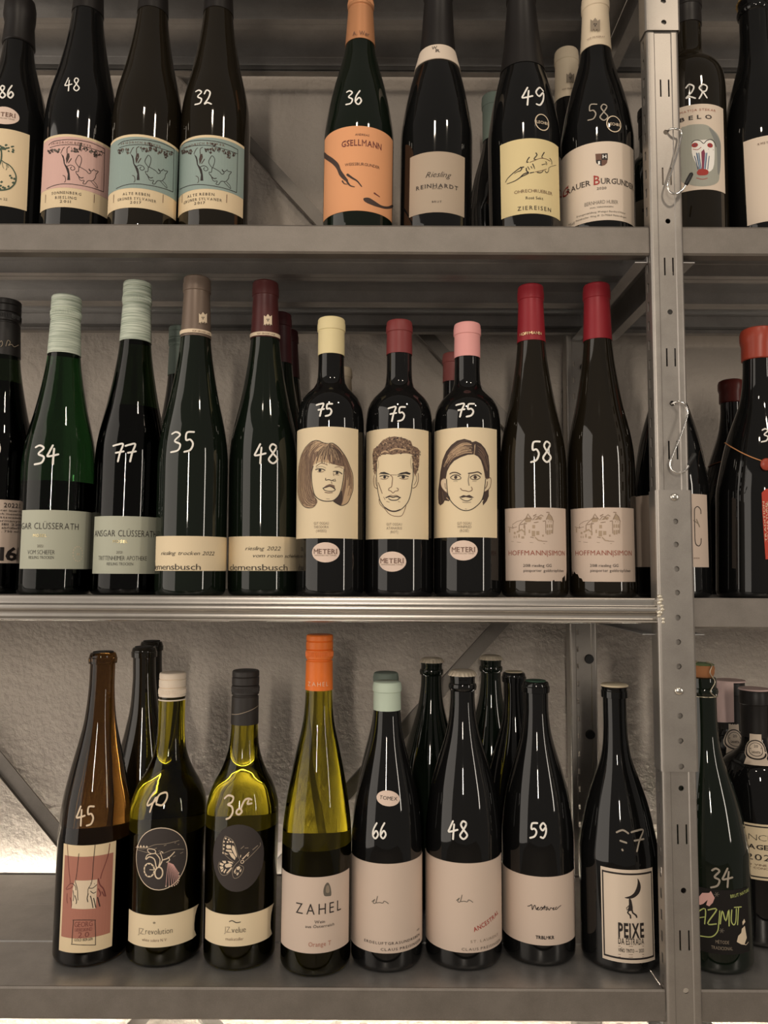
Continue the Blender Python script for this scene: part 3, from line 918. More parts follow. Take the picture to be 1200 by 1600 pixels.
def hatch(S, A, Bc, n, w, ink, t0=0.0, t1=1.0, jit=2.0):
    """strokes running between two guiding curves of equal length"""
    a = smooth_line(A, 4); b = smooth_line(Bc, 4); m = min(len(a), len(b))
    for i in range(n):
        f = t0 + (t1 - t0) * (i + random.uniform(-.3, .3)) / max(n - 1, 1)
        s0 = random.randint(0, int(m * .25)); s1 = random.randint(int(m * .65), m)
        pts = [(a[k][0] * (1 - f) + b[k][0] * f + random.uniform(-jit, jit), a[k][1] * (1 - f) + b[k][1] * f + random.uniform(-jit, jit)) for k in range(s0, s1, 2)]
        S(pts, w * random.uniform(.6, 1.2), ink)

# closures' materials
C_BLACK = capmat('black_foil', srgb(30, 27, 26), 0.42)
C_MATTEBLACK = capmat('matte_black_cap', srgb(46, 42, 40), 0.5)
C_COPPER = capmat('copper_foil', srgb(206, 146, 104), 0.42, 0.35)
C_OFFW = capmat('off_white_foil', srgb(232, 214, 186), 0.55)
C_WHITE = capmat('white_cap', srgb(238, 222, 202), 0.5)
C_CREAM = capmat('cream_foil', srgb(238, 222, 172), 0.5)
C_SAGE = mat('sage_textured_cap', srgb(200, 208, 192), 0.55)
C_TEAL = capmat('dull_teal_foil', srgb(128, 142, 132), 0.55)
C_BROWNG = capmat('taupe_foil', srgb(120, 104, 92), 0.4, 0.3)
C_WINE = capmat('dark_wine_foil', srgb(84, 40, 40), 0.4, 0.1)
C_WINED = capmat('deep_wine_foil', srgb(70, 28, 32), 0.45)
C_ROSE = capmat('dusty_pink_foil', srgb(240, 170, 166), 0.5)
C_ROSE2 = capmat('dull_rose_foil', srgb(170, 96, 92), 0.5)
C_RED = capmat('crimson_foil', srgb(148, 36, 46), 0.42, 0.1)
C_ORANGE = capmat('orange_cap', srgb(238, 122, 46), 0.42)
C_MINT = capmat('pale_mint_foil', srgb(198, 214, 196), 0.5)
C_WAXR = capmat('brick_red_wax', srgb(166, 68, 50), 0.35)
C_WAXD = capmat('dark_red_wax', srgb(116, 46, 38), 0.35)
C_WAXB = capmat('brownish_foil', srgb(132, 58, 58), 0.45)
C_STEEL = capmat('silver_crown', srgb(226, 212, 190), 0.35, 0.45)
C_GOLD = capmat('gold_crown', srgb(206, 172, 110), 0.35, 0.5)
C_GREEN = capmat('dark_green_disc', srgb(52, 84, 66), 0.5)
C_CORKD = capmat('dark_cork', srgb(34, 30, 28), 0.6)
C_CORKC = capmat('cream_disc', srgb(226, 210, 180), 0.5)
C_CORK = mat('natural_cork', srgb(168, 112, 70), 0.8, bump=(300, .3, .0006))
# fine horizontal grain on the sage screw caps
for m_ in (C_SAGE,):
    nt = m_.node_tree; b = nt.nodes['Principled BSDF']; tc = nt.nodes.new('ShaderNodeTexCoord'); mp = nt.nodes.new('ShaderNodeMapping'); mp.inputs['Scale'].default_value = (30, 30, 900)
    n = nt.nodes.new('ShaderNodeTexNoise'); n.inputs['Scale'].default_value = 1.0; n.inputs['Detail'].default_value = 3
    bp = nt.nodes.new('ShaderNodeBump'); bp.inputs['Strength'].default_value = 0.7; bp.inputs['Distance'].default_value = 0.0008
    nt.links.new(tc.outputs['Object'], mp.inputs['Vector']); nt.links.new(mp.outputs['Vector'], n.inputs['Vector']); nt.links.new(n.outputs['Fac'], bp.inputs['Height']); nt.links.new(bp.outputs['Normal'], b.inputs['Normal'])
    cr = nt.nodes.new('ShaderNodeValToRGB'); cr.color_ramp.elements[0].color = srgb(160, 172, 156); cr.color_ramp.elements[1].color = srgb(214, 222, 206); cr.color_ramp.elements[0].position = .35; cr.color_ramp.elements[1].position = .6
    nt.links.new(n.outputs['Fac'], cr.inputs['Fac']); nt.links.new(cr.outputs['Color'], b.inputs['Base Color'])


def eagle(L, u, v, s, ink):
    """small heraldic bird emblem of a wine growers' association"""
    f = lambda p: [(u + x * s, v + y * s) for x, y in p]
    L.poly_px(f([(-6, -7), (-3, -5), (-1.5, -7), (0, -9), (1.5, -7), (3, -5), (6, -7), (6, 8), (4, 6), (3.4, 9), (2, 5), (0, 8), (-2, 5), (-3.4, 9), (-4, 6), (-6, 8)]), ink, 'emblem')
    for a, b in ((-1.2, -1), (1.2, -1), (0, 1.2)): L.oval(u + a * s, v + b * s, 0.9 * s, 0.9 * s, 'black', 'emblem', 0.00025, 8)


def meteri(B, u, v, r=None, w=36):
    L = sticker(B, u, v, 21.2, 15, 'oval', 'price_sticker', r)
    L.text('METERI', u, v - 1.5, 7.5, w, 'brown', 0.005, True)
    L.text('WEINHANDLUNG TURNER', u, v + 4.6, 2.0, w - 2, 'lgrey')
    L.done()


# ================= top shelf, front row
# tree label, price 86
b = Bottle('T', 20, 112, 2, 'burgm', D_BLACK, 'black bottle cut by the left photo edge, top shelf, green tree drawing, price 86', nw=42, nx=32, Y=.880)
b.neck_closure('wax', 60, C_BLACK, 41)
b.price('86', -2, 23, 134, 153)
meteri(b, 6, 180)
L = b.label(-30, 44.5, 203, 324, 'cream', um=20)
S, Fi = L.tr((0, 150), 8.2)
random.seed(11)
for k in range(34):
    a = random.uniform(-60, 170); c = 640 + abs(a - 20) * .25 + random.uniform(-30, 50)
    Fi([(a + 22 * math.cos(t) * random.uniform(.5, 1), c + 14 * math.sin(t) * random.uniform(.5, 1)) for t in (0, .9, 1.8, 2.7, 3.6, 4.5, 5.4)], 'green')
S([(15, 690), (20, 760), (12, 830), (-8, 880)], 2.2, 'green')
S([(15, 820), (60, 855), (110, 880), (160, 930), (198, 1000), (206, 1060), (190, 1120), (140, 1175), (80, 1200), (0, 1208)], 1.3, 'green', w2=2.4)
for p in ([(30, 850), (35, 900), (50, 930)], [(80, 875), (90, 920), (75, 950)], [(95, 880), (110, 920)]): S(p, .7, 'green')
for c in ((130, 1020), (150, 1050), (170, 1110), (110, 1160), (60, 1180), (20, 1100), (10, 1150), (40, 1170), (185, 1060), (0, 1190)):
    Fi([(c[0] + 22 * math.cos(t) * random.uniform(.6, 1), c[1] + 20 * math.sin(t) * random.uniform(.6, 1)) for t in (0, 1, 2, 3, 4, 5)], 'green')
L.text('lum 22', 3, 310.5, 4, 17, 'grey'); L.done()

FOX = dict(
    frame=[(110, 270), (180, 215), (320, 188), (450, 182), (600, 195), (750, 225), (880, 275), (985, 330)],
    side=[(985, 330), (978, 500), (975, 700), (965, 1000)],
    bot=[(965, 1000), (850, 955), (700, 915), (560, 890), (430, 875), (300, 878), (180, 905), (80, 950)],
    vine=[(130, 310), (250, 275), (400, 262), (550, 268), (700, 300), (850, 345), (980, 395)],
    fox=[(590, 610), (650, 640), (700, 672), (735, 712), (760, 705), (772, 690), (745, 660), (740, 638), (762, 668), (790, 668), (818, 645), (835, 668), (885, 678), (850, 725), (842, 770), (820, 805), (790, 828), (735, 822), (705, 845), (685, 875), (645, 868), (665, 820), (615, 822), (590, 795), (572, 745), (545, 715), (538, 680), (572, 682), (580, 640), (590, 610)],
    tail=[(590, 615), (548, 565), (530, 520), (555, 460), (585, 425), (622, 470), (618, 540), (600, 590), (590, 615)])


def fox_label(L, ox, oy, main, band, texts, ub, seed):
    """vine tree and leaping fox over a light footer"""
    L.band(0.0, 1.0, 0.265, 0.965, main)
    S, Fi = L.tr((65 + ox, 200 + oy), 10)
    for k, w in (('frame', 1.0), ('side', .9), ('bot', 1.0), ('vine', .9), ('fox', .9), ('tail', .9)): S(FOX[k], w, 'black')
    Fi([(365, 560), (400, 600), (425, 640), (440, 720), (447, 815), (400, 815), (410, 720), (385, 640), (348, 560), (335, 480), (305, 400), (345, 440), (360, 500)], 'black')
    Fi([(390, 560), (380, 480), (398, 400), (432, 395), (440, 450), (412, 520)], 'haird')
    S([(400, 600), (450, 580), (500, 600), (520, 640), (480, 662), (450, 630), (472, 608)], .9, 'black')
    S([(330, 740), (365, 760), (375, 820), (355, 850)], .9, 'haird'); S([(420, 545), (445, 510), (465, 478)], 1.3, 'haird')
    S([(770, 835), (830, 900), (872, 940), (860, 890), (810, 832)], .8, 'black'); S([(300, 400), (330, 330), (360, 300)], 1.0, 'haird'); S([(400, 400), (400, 320), (440, 290)], 1.0, 'haird')
    S([(560, 720), (570, 745), (610, 780), (655, 775)], 1.2, 'black')
    random.seed(seed)
    for c, n in (((125, 370), 4), ((180, 350), 3), ((250, 360), 5), ((490, 335), 3), ((545, 345), 4), ((615, 330), 4), ((690, 335), 4), ((770, 365), 4), ((850, 395), 7), ((925, 400), 3), ((850, 435), 3), ((610, 250), 3)):
        for _ in range(n):
            x = c[0] + random.uniform(-28, 28); y = c[1] + random.uniform(-30, 34)
            Fi([(x + random.uniform(10, 26) * math.cos(t), y + random.uniform(10, 26) * math.sin(t)) for t in (0, 1, 2, 3, 4, 5)], random.choice(['haird', 'grey', 'haird']))
        S([(c[0] - 25, c[1] - 30), (c[0], c[1] + 35), (c[0] + 25, c[1] - 10)], .6, 'black')
    L.text('FRIEDRICH BECKER', 112 + ox, 223 + oy, 3.4, 62, 'brown', 0, True, gap=.3)
    for (t, u, v, h, w) in texts: L.text(t, u, v, h, w, 'black', 0.0, True, gap=.28)
    for u in ub: L.stroke_px([(u, 304), (u - .6, 317)], .9, 'brown')
    L.done()


b = Bottle('T', 124, 110, -57, 'flute', D_BLACK, 'dark flute bottle with pink vine and fox label, price 48, on the top shelf', nx=141, nw=41, Y=.868)
b.neck_closure('screw', 10, C_BLACK, 42)
L = b.label(66, 173, 210.5, 325, 'cream', um=118)
fox_label(L, 0, 0, 'rose', .27, [('SONNENBERG', 104, 301, 4.2, 46), ('RIESLING', 103, 308.5, 4.2, 33), ('2011', 102, 314.6, 4.2, 17)], (147.5, 71.5), 5)
b.price('48', 101, 126, 122, 142, 2.0)
L = b.layer(); L.done()
b = Bottle('T', 227, 107, -57, 'flute', D_BROWN, 'dark flute bottle with teal fox label and no price, between prices 48 and 32', nx=242, nw=41, Y=.848)
b.neck_closure('screw', 10, C_BLACK, 42)
L = b.label(171, 278, 210.5, 325.5, 'cream')
fox_label(L, 108.5, 0, 'teal', .27, [('ALTE REBEN', 213, 302.5, 4.2, 42), ('GRÜNER SYLVANER', 214, 310.2, 4.2, 60), ('2017', 212, 316.2, 4.2, 17)], (255, 178), 6)
b = Bottle('T', 335, 107, -57, 'flute', D_BROWN, 'dark flute bottle with teal vine and fox label, price 32, on the top shelf', nx=343, nw=40)
b.neck_closure('screw', 10, C_BLACK, 42)
L = b.label(280, 381, 211, 326, 'cream')
fox_label(L, 208, 1, 'teal', .27, [('ALTE REBEN', 314, 303.5, 4.2, 42), ('GRÜNER SYLVANER', 317, 310.8, 4.2, 59), ('2017', 312, 317, 4.2, 17)], (354.5, 285), 7)
b.price('32', 304, 332, 141, 163, 2.4)

# orange label, price 36
b = Bottle('T', 560, 109, -16, 'burgm', D_GREEN, 'dark bottle with bright orange label and copper cap, price 36, on the top shelf', nw=40, nx=564)
b.neck_closure('screw', 61, C_COPPER, 39.5)
cl = cap_layer(b); cl.text('A. Wer', 564, 51, 6.5, 26, 'brown', 0.01, True); cl.done()
b.price('36', 540, 567, 142, 163, 2.6)
L = b.label(506.5, 613.5, 196.5, 329, 'orange')
L.text('ANDREAS', 566, 210.5, 3.2, 22, 'brown', 0, True)
L.text('GSELLMANN', 565, 223, 9.5, 62, 'sienna2', 0.012, True, gap=.12)
L.text('WEISSBURGUNDER', 566, 256.5, 4.6, 54, 'brown', 0.0)
S, Fi = L.tr((500, 190), 10)      # plain abstract brush marks
Fi([(68, 480), (120, 520), (210, 580), (290, 660), (330, 760), (400, 860), (440, 920), (400, 930), (310, 850), (260, 740), (190, 660), (90, 590), (66, 560)], 'haird', True)
S([(420, 930), (470, 1000), (540, 1020)], 3.0, 'haird', w2=1.0); S([(350, 930), (380, 970), (430, 980)], 2.2, 'haird', w2=.8)
S([(430, 830), (500, 880), (580, 930), (650, 1015)], 3.6, 'haird', w2=1.4)
S([(850, 1120), (930, 1175)], 2.6, 'sienna2', w2=1.2)
Fi([(680, 1200), (760, 1190), (850, 1240), (960, 1310), (1060, 1325), (1130, 1300), (1135, 1345), (1040, 1365), (920, 1340), (800, 1300), (700, 1250)], 'haird', True)
L.done()

# taupe label with collar
b = Bottle('T', 681, 112, -22, 'burgm', D_BLACK, 'dark sparkling bottle with black foil, white neck collar and grey beige label', nw=43, nx=685)
b.neck_closure('foil', 72, C_BLACK, 44)
zt_, zb_ = b.zof(70), b.zof(92)
o = b.lathe('neck_collar', [(zb_, b.rad(zb_) + 0.0004), (zb_ + 0.0003, b.rad(zb_) + 0.0012), ((zb_ + zt_) / 2, b.rad((zb_ + zt_) / 2) + 0.0012), (zt_, b.rad(zt_) + 0.0012), (zt_ + .0004, b.rad(zt_) + 0.0003)], mat('collar_paper', PAPER['white'], 0.6), capb=False, capt=False)
L = Layer(b, 0.0014, o); L.text('W', 679, 75.5, 6, 7.5, 'black', 0.0, True); L.text('R', 684, 80, 6, 6, 'black', 0.0, True); L.done()
L = b.label(640, 726, 236.5, 331.5, 'taupe')
L.text('Riesling', 684, 272, 9, 38, 'black', -0.012, False, 0.45); L.text('REINHARDT', 683, 290, 6.2, 65, 'black', 0.006, True, gap=.22)
L.text('EST 1882', 683, 294.5, 1.8, 15, 'black'); L.text('BRUT', 682.5, 315, 3, 15, 'black', gap=.25)
S, Fi = L.tr((400, 0), 3); L.done()

# pale yellow label, price 49
b = Bottle('T', 820, 112, -16, 'burgm', D_BLACK, 'black sparkling bottle with pale yellow insect drawing label, price 49', nw=43, nx=814)
b.neck_closure('foil', 104, C_BLACK, 44)
b.price('49', 815, 853, 137, 164, 2.8)
def round_mark(B, u, v):
    L = B.layer(); L.ringp(u, v, 11.2, 12.6, 1.5, 'cream', 'round_stamp'); L.text('LECHBS', u, v + .5, 4.6, 18, 'cream', 0.01, name='round_stamp'); L.done()
round_mark(b, 847.5, 191)
L = b.label(782, 873.5, 216, 333.5, 'yellow')
S, Fi = L.tr((775, 210), 11.43)
for p, w, w2 in (([(170, 860), (200, 800), (260, 735), (340, 665), (430, 600), (500, 582)], 1.0, 1.6), ([(440, 590), (460, 610), (435, 650), (390, 665), (330, 700)], 2.0, .8),
                 ([(195, 885), (270, 860), (350, 825), (430, 770), (490, 712), (545, 690), (570, 680)], .9, 1.8), ([(430, 770), (500, 735), (565, 705), (580, 680), (545, 650), (540, 600)], 1.2, 1.6),
                 ([(595, 410), (565, 450), (548, 500), (575, 495)], 1.5, 1.2), ([(715, 335), (730, 370), (690, 420), (680, 445), (715, 450)], 1.8, 1.0), ([(860, 325), (825, 380), (820, 410), (840, 425)], 1.6, .9),
                 ([(565, 575), (600, 635)], 1.2, .8), ([(622, 570), (645, 610)], 1.2, .8), ([(655, 530), (675, 570), (690, 615)], 1.5, .9),
                 ([(610, 690), (680, 675)], 1.5, 1.0), ([(740, 680), (800, 685), (845, 650)], 1.5, .9), ([(870, 645), (900, 685), (935, 660), (940, 600)], 1.0, .8),
                 ([(815, 545), (890, 525)], 1.2, .8), ([(885, 485), (905, 520), (900, 550)], 1.2, .8), ([(955, 425), (990, 470), (995, 540)], 1.2, .9), ([(940, 600), (990, 570), (1075, 550)], .7, .4)):
    S(p, w, 'black', w2=w2)
S([(600, 500), (680, 470), (780, 430), (880, 435), (970, 480)], .8, 'brown'); S([(700, 670), (800, 650), (900, 620)], .8, 'brown')
L.text('OHRECHRUEBLER', 833, 298, 5.2, 59, 'brown', -.005); L.text('Rosé Sekt', 835, 309, 4.6, 27, 'black'); L.text('ZIEREISEN', 834.5, 324.5, 6.4, 52, 'black', gap=.28); L.done()

# cream label, price 58
b = Bottle('T', 933.5, 112, -2, 'burgm', D_BLACK, 'black bottle with off-white foil and large cream crest label, price 58, beside the upright', nw=41, nx=930)
b.neck_closure('foil', 71, C_OFFW, 41)
cl = cap_layer(b); eagle(cl, 930, 39, 1.25, 'lgrey'); cl.text('VDP PRADIKAT', 931, 57.5, 2.4, 28, 'brown'); cl.done()
b.price('58', 917, 953, 163, 188, 2.0, 'faintwhite')
round_mark(b, 959.5, 193.5)
L = b.label(877, 990.5, 221.5, 344.5, 'white', um=935)
Fi = lambda pts, ink, e=.00012: L.poly_px([(875 + x / 10, 215 + y / 10) for x, y in pts], ink, 'illustration', e)
Fi([(650, 250), (745, 245), (745, 350), (650, 350)], 'black'); Fi([(560, 350), (650, 350), (650, 445), (600, 425), (565, 395)], 'black')
Fi([(553, 255), (650, 250), (650, 350), (560, 350)], 'brown'); Fi([(650, 350), (742, 350), (735, 395), (700, 430), (650, 445)], 'brown')
L.text('H', 944.5, 244.5, 5.5, 6, 'white', 0.02, name='illustration'); L.text('1', 936, 254.5, 5.5, 3, 'white', 0.02, name='illustration')
for (t, u, v, w, h, ink) in (('G', 884, 0, 9, 13, 'red'), ('RAUER', 904.5, 0, 36, 8.6, 'black'), ('B', 932.5, 0, 9.5, 14.5, 'red'), ('URGUNDER', 964, 0, 50, 8.6, 'black')):
    off = 0 if h < 10 else 2.4
    L.text(t, u, 283, h, w, ink, 0.004, True, vref=283.2 - off, uref=938)
L.text('2020', 940, 294, 4, 15, 'black', 0, True); L.text('BERNHARD HUBER', 939.5, 315.5, 6, 52, 'grey', -.012); L.text('MALTERDINGEN', 940, 323.2, 2.2, 36, 'grey')
L.text('Erzeugerabfüllung Weingut Bernhard Huber', 939, 330.5, 2.9, 76, 'grey'); L.text('Heimbacher Weg 19  D-79364 Malterdingen', 939, 336.5, 2.9, 78, 'grey'); L.text('75cl', 893, 337, 4.6, 9, 'grey', vref=338.5, uref=936); L.done()

# top shelf, back row
b = Bottle('T', 889, 96, 82, 'burgm', D_BLACK, 'black bottle with off-white foil standing behind prices 49 and 58', Y=1.0, nw=34, nx=885)
b.neck_closure('foil', 150, C_OFFW, 36)
cl = cap_layer(b); eagle(cl, 891, 122, 1.0, 'lgrey'); cl.text('VDP PRADIKAT', 890, 138, 2.2, 24, 'brown'); cl.done()
b = Bottle('T', 776, 92, 152, 'burgm', D_BLACK, 'dim bottle with grey foil behind the black sparkling bottle priced 49', Y=1.03, nw=33, nx=771)
b.neck_closure('foil', 213, C_TEAL, 36)
b = Bottle('T', 1020, 84, 172, 'bord', D_GREEN, 'small dark bottle mostly behind the upright, top shelf', Y=1.03, nw=34, nx=1014)
b.neck_closure('foil', 205, C_BLACK, 34)
L = b.label(978, 1060, 308, 360, 'grey'); L.text('B', 1007, 328, 5, 6, 'black', 0.02); L.done()

# right bay, top shelf
b = Bottle('T', 1079, 108, 2, 'bord', D_BROWN, 'brown bottle right of the upright with painted baboon face label, price 28', nw=41, nx=1073)
b.neck_closure('foil', 30, C_BLACK, 42)
b.price('2R', 1070, 1108, 132, 154, 2.2)
L = b.label(1032, 1131.5, 163, 297, 'white', um=1085)
S, Fi = L.tr((1060, 120), 8)
Fi([(20, 700), (90, 620), (200, 595), (340, 600), (430, 660), (500, 740), (530, 860), (520, 1000), (515, 1200), (480, 1330), (300, 1370), (120, 1340), (20, 1250)], 'mask', True)
Fi([(380, 640), (450, 690), (515, 800), (530, 900), (520, 1180), (490, 1200), (480, 900), (440, 780)], 'shadow', True, .00016)
Fi([(180, 820), (300, 790), (420, 800), (450, 900), (430, 1150), (300, 1180), (180, 1000)], 'white', True, .00018)
S([(165, 825), (210, 795), (270, 800), (315, 835), (350, 800), (410, 785), (450, 820), (470, 880)], 1.1, 'black')
for c in ((205, 855), (395, 858)):
    L.oval(1060 + c[0] / 8, 120 + c[1] / 8, 4.4, 3.6, 'red', e=.00024); L.oval(1060 + c[0] / 8, 120 + c[1] / 8, 1.7, 1.9, 'plum', e=.00030)
S([(180, 905), (240, 912), (285, 880)], .9, 'red'); S([(370, 905), (440, 915)], .8, 'brown')
for x0, x1 in ((200, 245), (225, 265), (255, 285), (330, 310), (355, 335), (385, 365)): S([(x0 * 1.0, 950 if x0 in (225, 255, 330, 355) else 990), ((x0 + x1) / 2, 1060), (x1, 1160)], 1.2, 'blue')
for x0, x1 in ((240, 270), (345, 322)): S([(x0, 960), ((x0 + x1) / 2, 1060), (x1, 1150)], 1.3, 'pblue', e=.0003)
Fi([(285, 940), (318, 905), (330, 945), (322, 1060), (318, 1150), (292, 1150), (290, 1050)], 'plum', e=.00028)
Fi([(230, 1205), (250, 1165), (300, 1150), (360, 1165), (375, 1195), (350, 1228), (260, 1232)], 'red', True, .0003); S([(225, 1265), (300, 1282), (365, 1266)], .9, 'red')
L.text('MATIJA STEKAR', 1090, 173, 3.6, 56, 'sienna', gap=.2, vref=171.5); L.text('BELO', 1087, 183, 6.4, 50, 'black', 0.02, gap=.42); L.done()
b = Bottle('T', 1191, 114, -2, 'burgm', D_BLACK, 'black bottle with gold crown cap at the right photo edge, top shelf', nw=43, nx=1177)
b.neck_closure('crown', 0, C_GOLD)
L = b.label(1164, 1240, 213, 347, 'white', um=1191); L.text('KMETIJA', 1197, 223, 3.6, 26, 'brown', gap=.3); L.done()

# ================= middle shelf, front row
b = Bottle('M', -8, 111, 471, 'flute', G_DIM, 'green flute bottle with black cap, grey label reading 16, cut by left edge', nx=10, nw=41, vfill=600, Y=.885)
b.neck_closure('screw', 553, C_BLACK, 43)
cl = cap_layer(b); S, Fi = cl.tr((0, 340), 2)
S([(-6, 400), (4, 385), (8, 396), (2, 404)], .9, 'lgrey'); S([(18, 402), (24, 384), (32, 390), (26, 400), (36, 396), (44, 404), (58, 398)], .9, 'lgrey'); cl.done()
L = b.label(-70, 44, 781, 880, 'pinkish', um=10)
L.text('2022', 17, 789.5, 7, 22, 'black', 0.01, True)
for i, t in enumerate(('by peter lauer', 'deutsch mosel', 'qualitätswein', 'of germany', '074 181 22', 'wine  abfüller', '12 vol . 750 ml')):
    L.text(t, 27.6, 798.4 + i * 5.4, 3.4, 20, 'black', 0.004, True, wm=44 if i else 40, anchor='r', uref=20)
L.text('16', 13, 865, 20, 27, 'black', 0.03, True, gap=.06); L.done()
b.price('9', -14, 3, 690, 712, 2.6)

b = Bottle('M', 88.5, 109.5, 465, 'flute', G_GREEN, 'green flute bottle with pale sage label and cap, price 34', nx=104, nw=42, vfill=756, Y=.862)
b.neck_closure('screw', 550, C_SAGE, 44)
b.price('34', 53, 93, 696, 725, 3.0)
L = b.label(32.5, 145, 797, 889, 'sage')
L.text('ANSGAR CLÜSSERATH', 122.5, 823, 10.2, 98, 'black', -.008, gap=.13, wm=111, anchor='r', uref=88)
L.text('MOSEL', 62.5, 836.5, 4.6, 21, 'gold', .01, gap=.2); L.text('2022', 63, 853, 4, 9.5, 'grey'); L.text('VOM SCHIEFER', 64.5, 862.5, 7, 42, 'black', -.014); L.text('RIESLING TROCKEN', 64.5, 870.8, 4.6, 39, 'black', -.01)
for k in range(15):
    a = math.radians(20 + 24 * k); L.oval(121.5 + 7.5 * math.cos(a), 865.5 + 11.5 * math.sin(a), .7, 1.1, 'cream', n=8)
L.text('M', 122, 866, 4, 4, 'cream'); L.done()
b = Bottle('M', 201, 108, 443, 'flute', G_DIM, 'dark green flute bottle with pale sage label and cap, price 77', nx=215, nw=41, vfill=640, Y=.868)
b.neck_closure('screw', 530, C_SAGE, 42.5)
b.price('77', 176, 214, 694, 721, 2.8)
L = b.label(146, 256, 806.5, 896.5, 'sage')
L.text('ANSGAR CLÜSSERATH', 196, 833, 10.2, 95, 'black', -.008, gap=.13)
L.text('MOSEL', 188, 845.8, 4.6, 23, 'gold', .01, gap=.2); L.text('2021', 186.5, 862.8, 4, 9.5, 'grey'); L.text('TRITTENHEIMER APOTHEKE', 191.5, 871.8, 7, 75, 'black', -.014); L.text('RIESLING TROCKEN', 187.5, 881, 4.6, 41, 'black', -.01)
L.done()
b = Bottle('M', 299.5, 108, 435, 'flute', D_GREEN, 'dark flute bottle with taupe eagle foil and low cream label, price 35', nx=308, nw=40, Y=.846)
b.neck_closure('foil', 524, C_BROWNG, 40.5)
def foilband(B, u, v):
    cl = cap_layer(B); eagle(cl, u, v, 1.05, 'cream')
    c0 = cl.q(u - 17, v + 21); z_ = c0[1]
    cl.stroke([(s_ * cl.R, cl.q(u, v + 21)[1]) for s_ in [(-80 + 8 * k) * math.pi / 180 for k in range(21)]], .0042, 'cream', 'foil_band', .0001)
    cl.text('VDP GROSSE LAGE', u - 3, v + 21, 2.6, 28, 'brown'); cl.done()
foilband(b, 317, 497)
b.price('35', 266, 306, 675, 706, 2.8)
L = b.label(243, 354.5, 837.5, 892, 'tan')
L.text('riesling trocken 2022', 293, 864, 6, 82, 'black', -.006, False, .4, gap=.07); L.text('clemensbusch', 313.5, 885.5, 9.6, 100, 'black', -.004, gap=.06, wm=92, anchor='r', uref=299); L.done()
b = Bottle('M', 412, 109, 442, 'flute', D_GREEN, 'dark flute bottle with dark red eagle foil and low cream label, price 48, middle shelf', nx=415, nw=39, Y=.868)
b.neck_closure('foil', 526, C_WINE, 39.5)
foilband(b, 418.5, 500)
b.price('48', 397, 437, 694, 724, 2.8)
L = b.label(357, 468, 838, 892, 'tan')
L.text('riesling 2022', 410.5, 856.5, 6, 54, 'black', -.006, False, .4, gap=.07); L.text('vom roten schiefer', 429, 868, 5.6, 70, 'black', -.006, False, .4, gap=.07)
L.text('clemensbusch', 404.5, 886, 9.6, 89, 'black', -.004, gap=.06); L.done()

# the three portrait bottles
b = Bottle('M', 516, 105, 499, 'bord', D_BLACK, 'black bottle with cream foil and drawn woman with a long fringe, price 75', nx=518, nw=40, Y=.848)
b.neck_closure('foil', 551, C_CREAM, 41.5)
b.price('75', 494, 521, 631, 650, 2.8)
L = b.label(463.5, 559.5, 666.5, 841, 'tan')
S, Fi = L.tr((460, 665), 8.889); random.seed(21)
outL = [(300, 205), (230, 230), (150, 310), (95, 420), (60, 580), (45, 760), (45, 920), (75, 1040), (130, 1120), (200, 1145), (265, 1130), (305, 1075), (285, 1010)]
inL = [(470, 250), (360, 290), (270, 390), (240, 480), (240, 560), (240, 650), (238, 760), (250, 870), (280, 960), (305, 1010), (320, 1040), (305, 1075), (285, 1010)]
Fi(outL + [(255, 870), (240, 760), (240, 650), (262, 550), (300, 520), (380, 500), (480, 520), (560, 540), (620, 560), (680, 570), (690, 690), (670, 800), (650, 890), (610, 980), (540, 1050), (600, 1090), (660, 1110), (740, 1070), (790, 960), (815, 860), (810, 690), (770, 570), (720, 450), (660, 360), (600, 290), (530, 245), (470, 250), (400, 240), (350, 215)], 'hair')
Fi([(480, 260), (560, 300), (640, 400), (680, 480), (690, 560), (620, 560), (560, 540), (500, 520), (440, 400)], 'hairm', True, .00014)
Fi([(690, 560), (700, 660), (690, 780), (660, 900), (620, 990), (545, 1050), (600, 1090), (655, 1100), (690, 960), (720, 800), (715, 640)], 'hairm', True, .00014)
Fi([(650, 900), (610, 985), (545, 1050), (600, 1088), (645, 1098), (670, 1000)], 'haird', True, .00016)
Fi([(225, 430), (270, 380), (330, 360), (300, 450), (262, 540), (235, 640), (215, 560)], 'hairm', True, .00014)
hatch(S, outL, inL, 26, .75, 'hairm', .05, .95); hatch(S, outL, inL, 9, .6, 'haird', .1, .95)
hatch(S, [(560, 260), (640, 340), (720, 470), (770, 600), (800, 740), (795, 880), (740, 1050)], [(470, 255), (570, 360), (670, 500), (700, 640), (700, 760), (690, 860), (650, 1090)], 16, .75, 'hairm', 0, 1)
hatch(S, [(470, 250), (400, 290), (330, 360), (290, 430), (265, 530)], [(500, 255), (600, 330), (650, 400), (670, 480), (685, 565)], 30, .9, 'haird', 0.02, 1, 1)
hatch(S, [(470, 250), (400, 290), (340, 360), (310, 430), (285, 520)], [(490, 255), (560, 330), (600, 400), (625, 480), (640, 555)], 14, 1.0, 'hair', 0.05, .95, 1)
S(outL, .9, 'black'); S([(300, 205), (350, 215), (400, 240), (470, 250), (530, 245), (600, 290), (660, 360), (720, 450), (770, 570), (810, 690), (815, 860), (790, 960), (740, 1070), (660, 1110), (600, 1090), (540, 1050)], 1.0, 'black')
S([(262, 560), (240, 650), (240, 760), (255, 870), (280, 960), (330, 1015), (400, 1045), (470, 1050), (540, 1040), (610, 980), (650, 890), (670, 800), (685, 690), (690, 600)], 1.2, 'black')
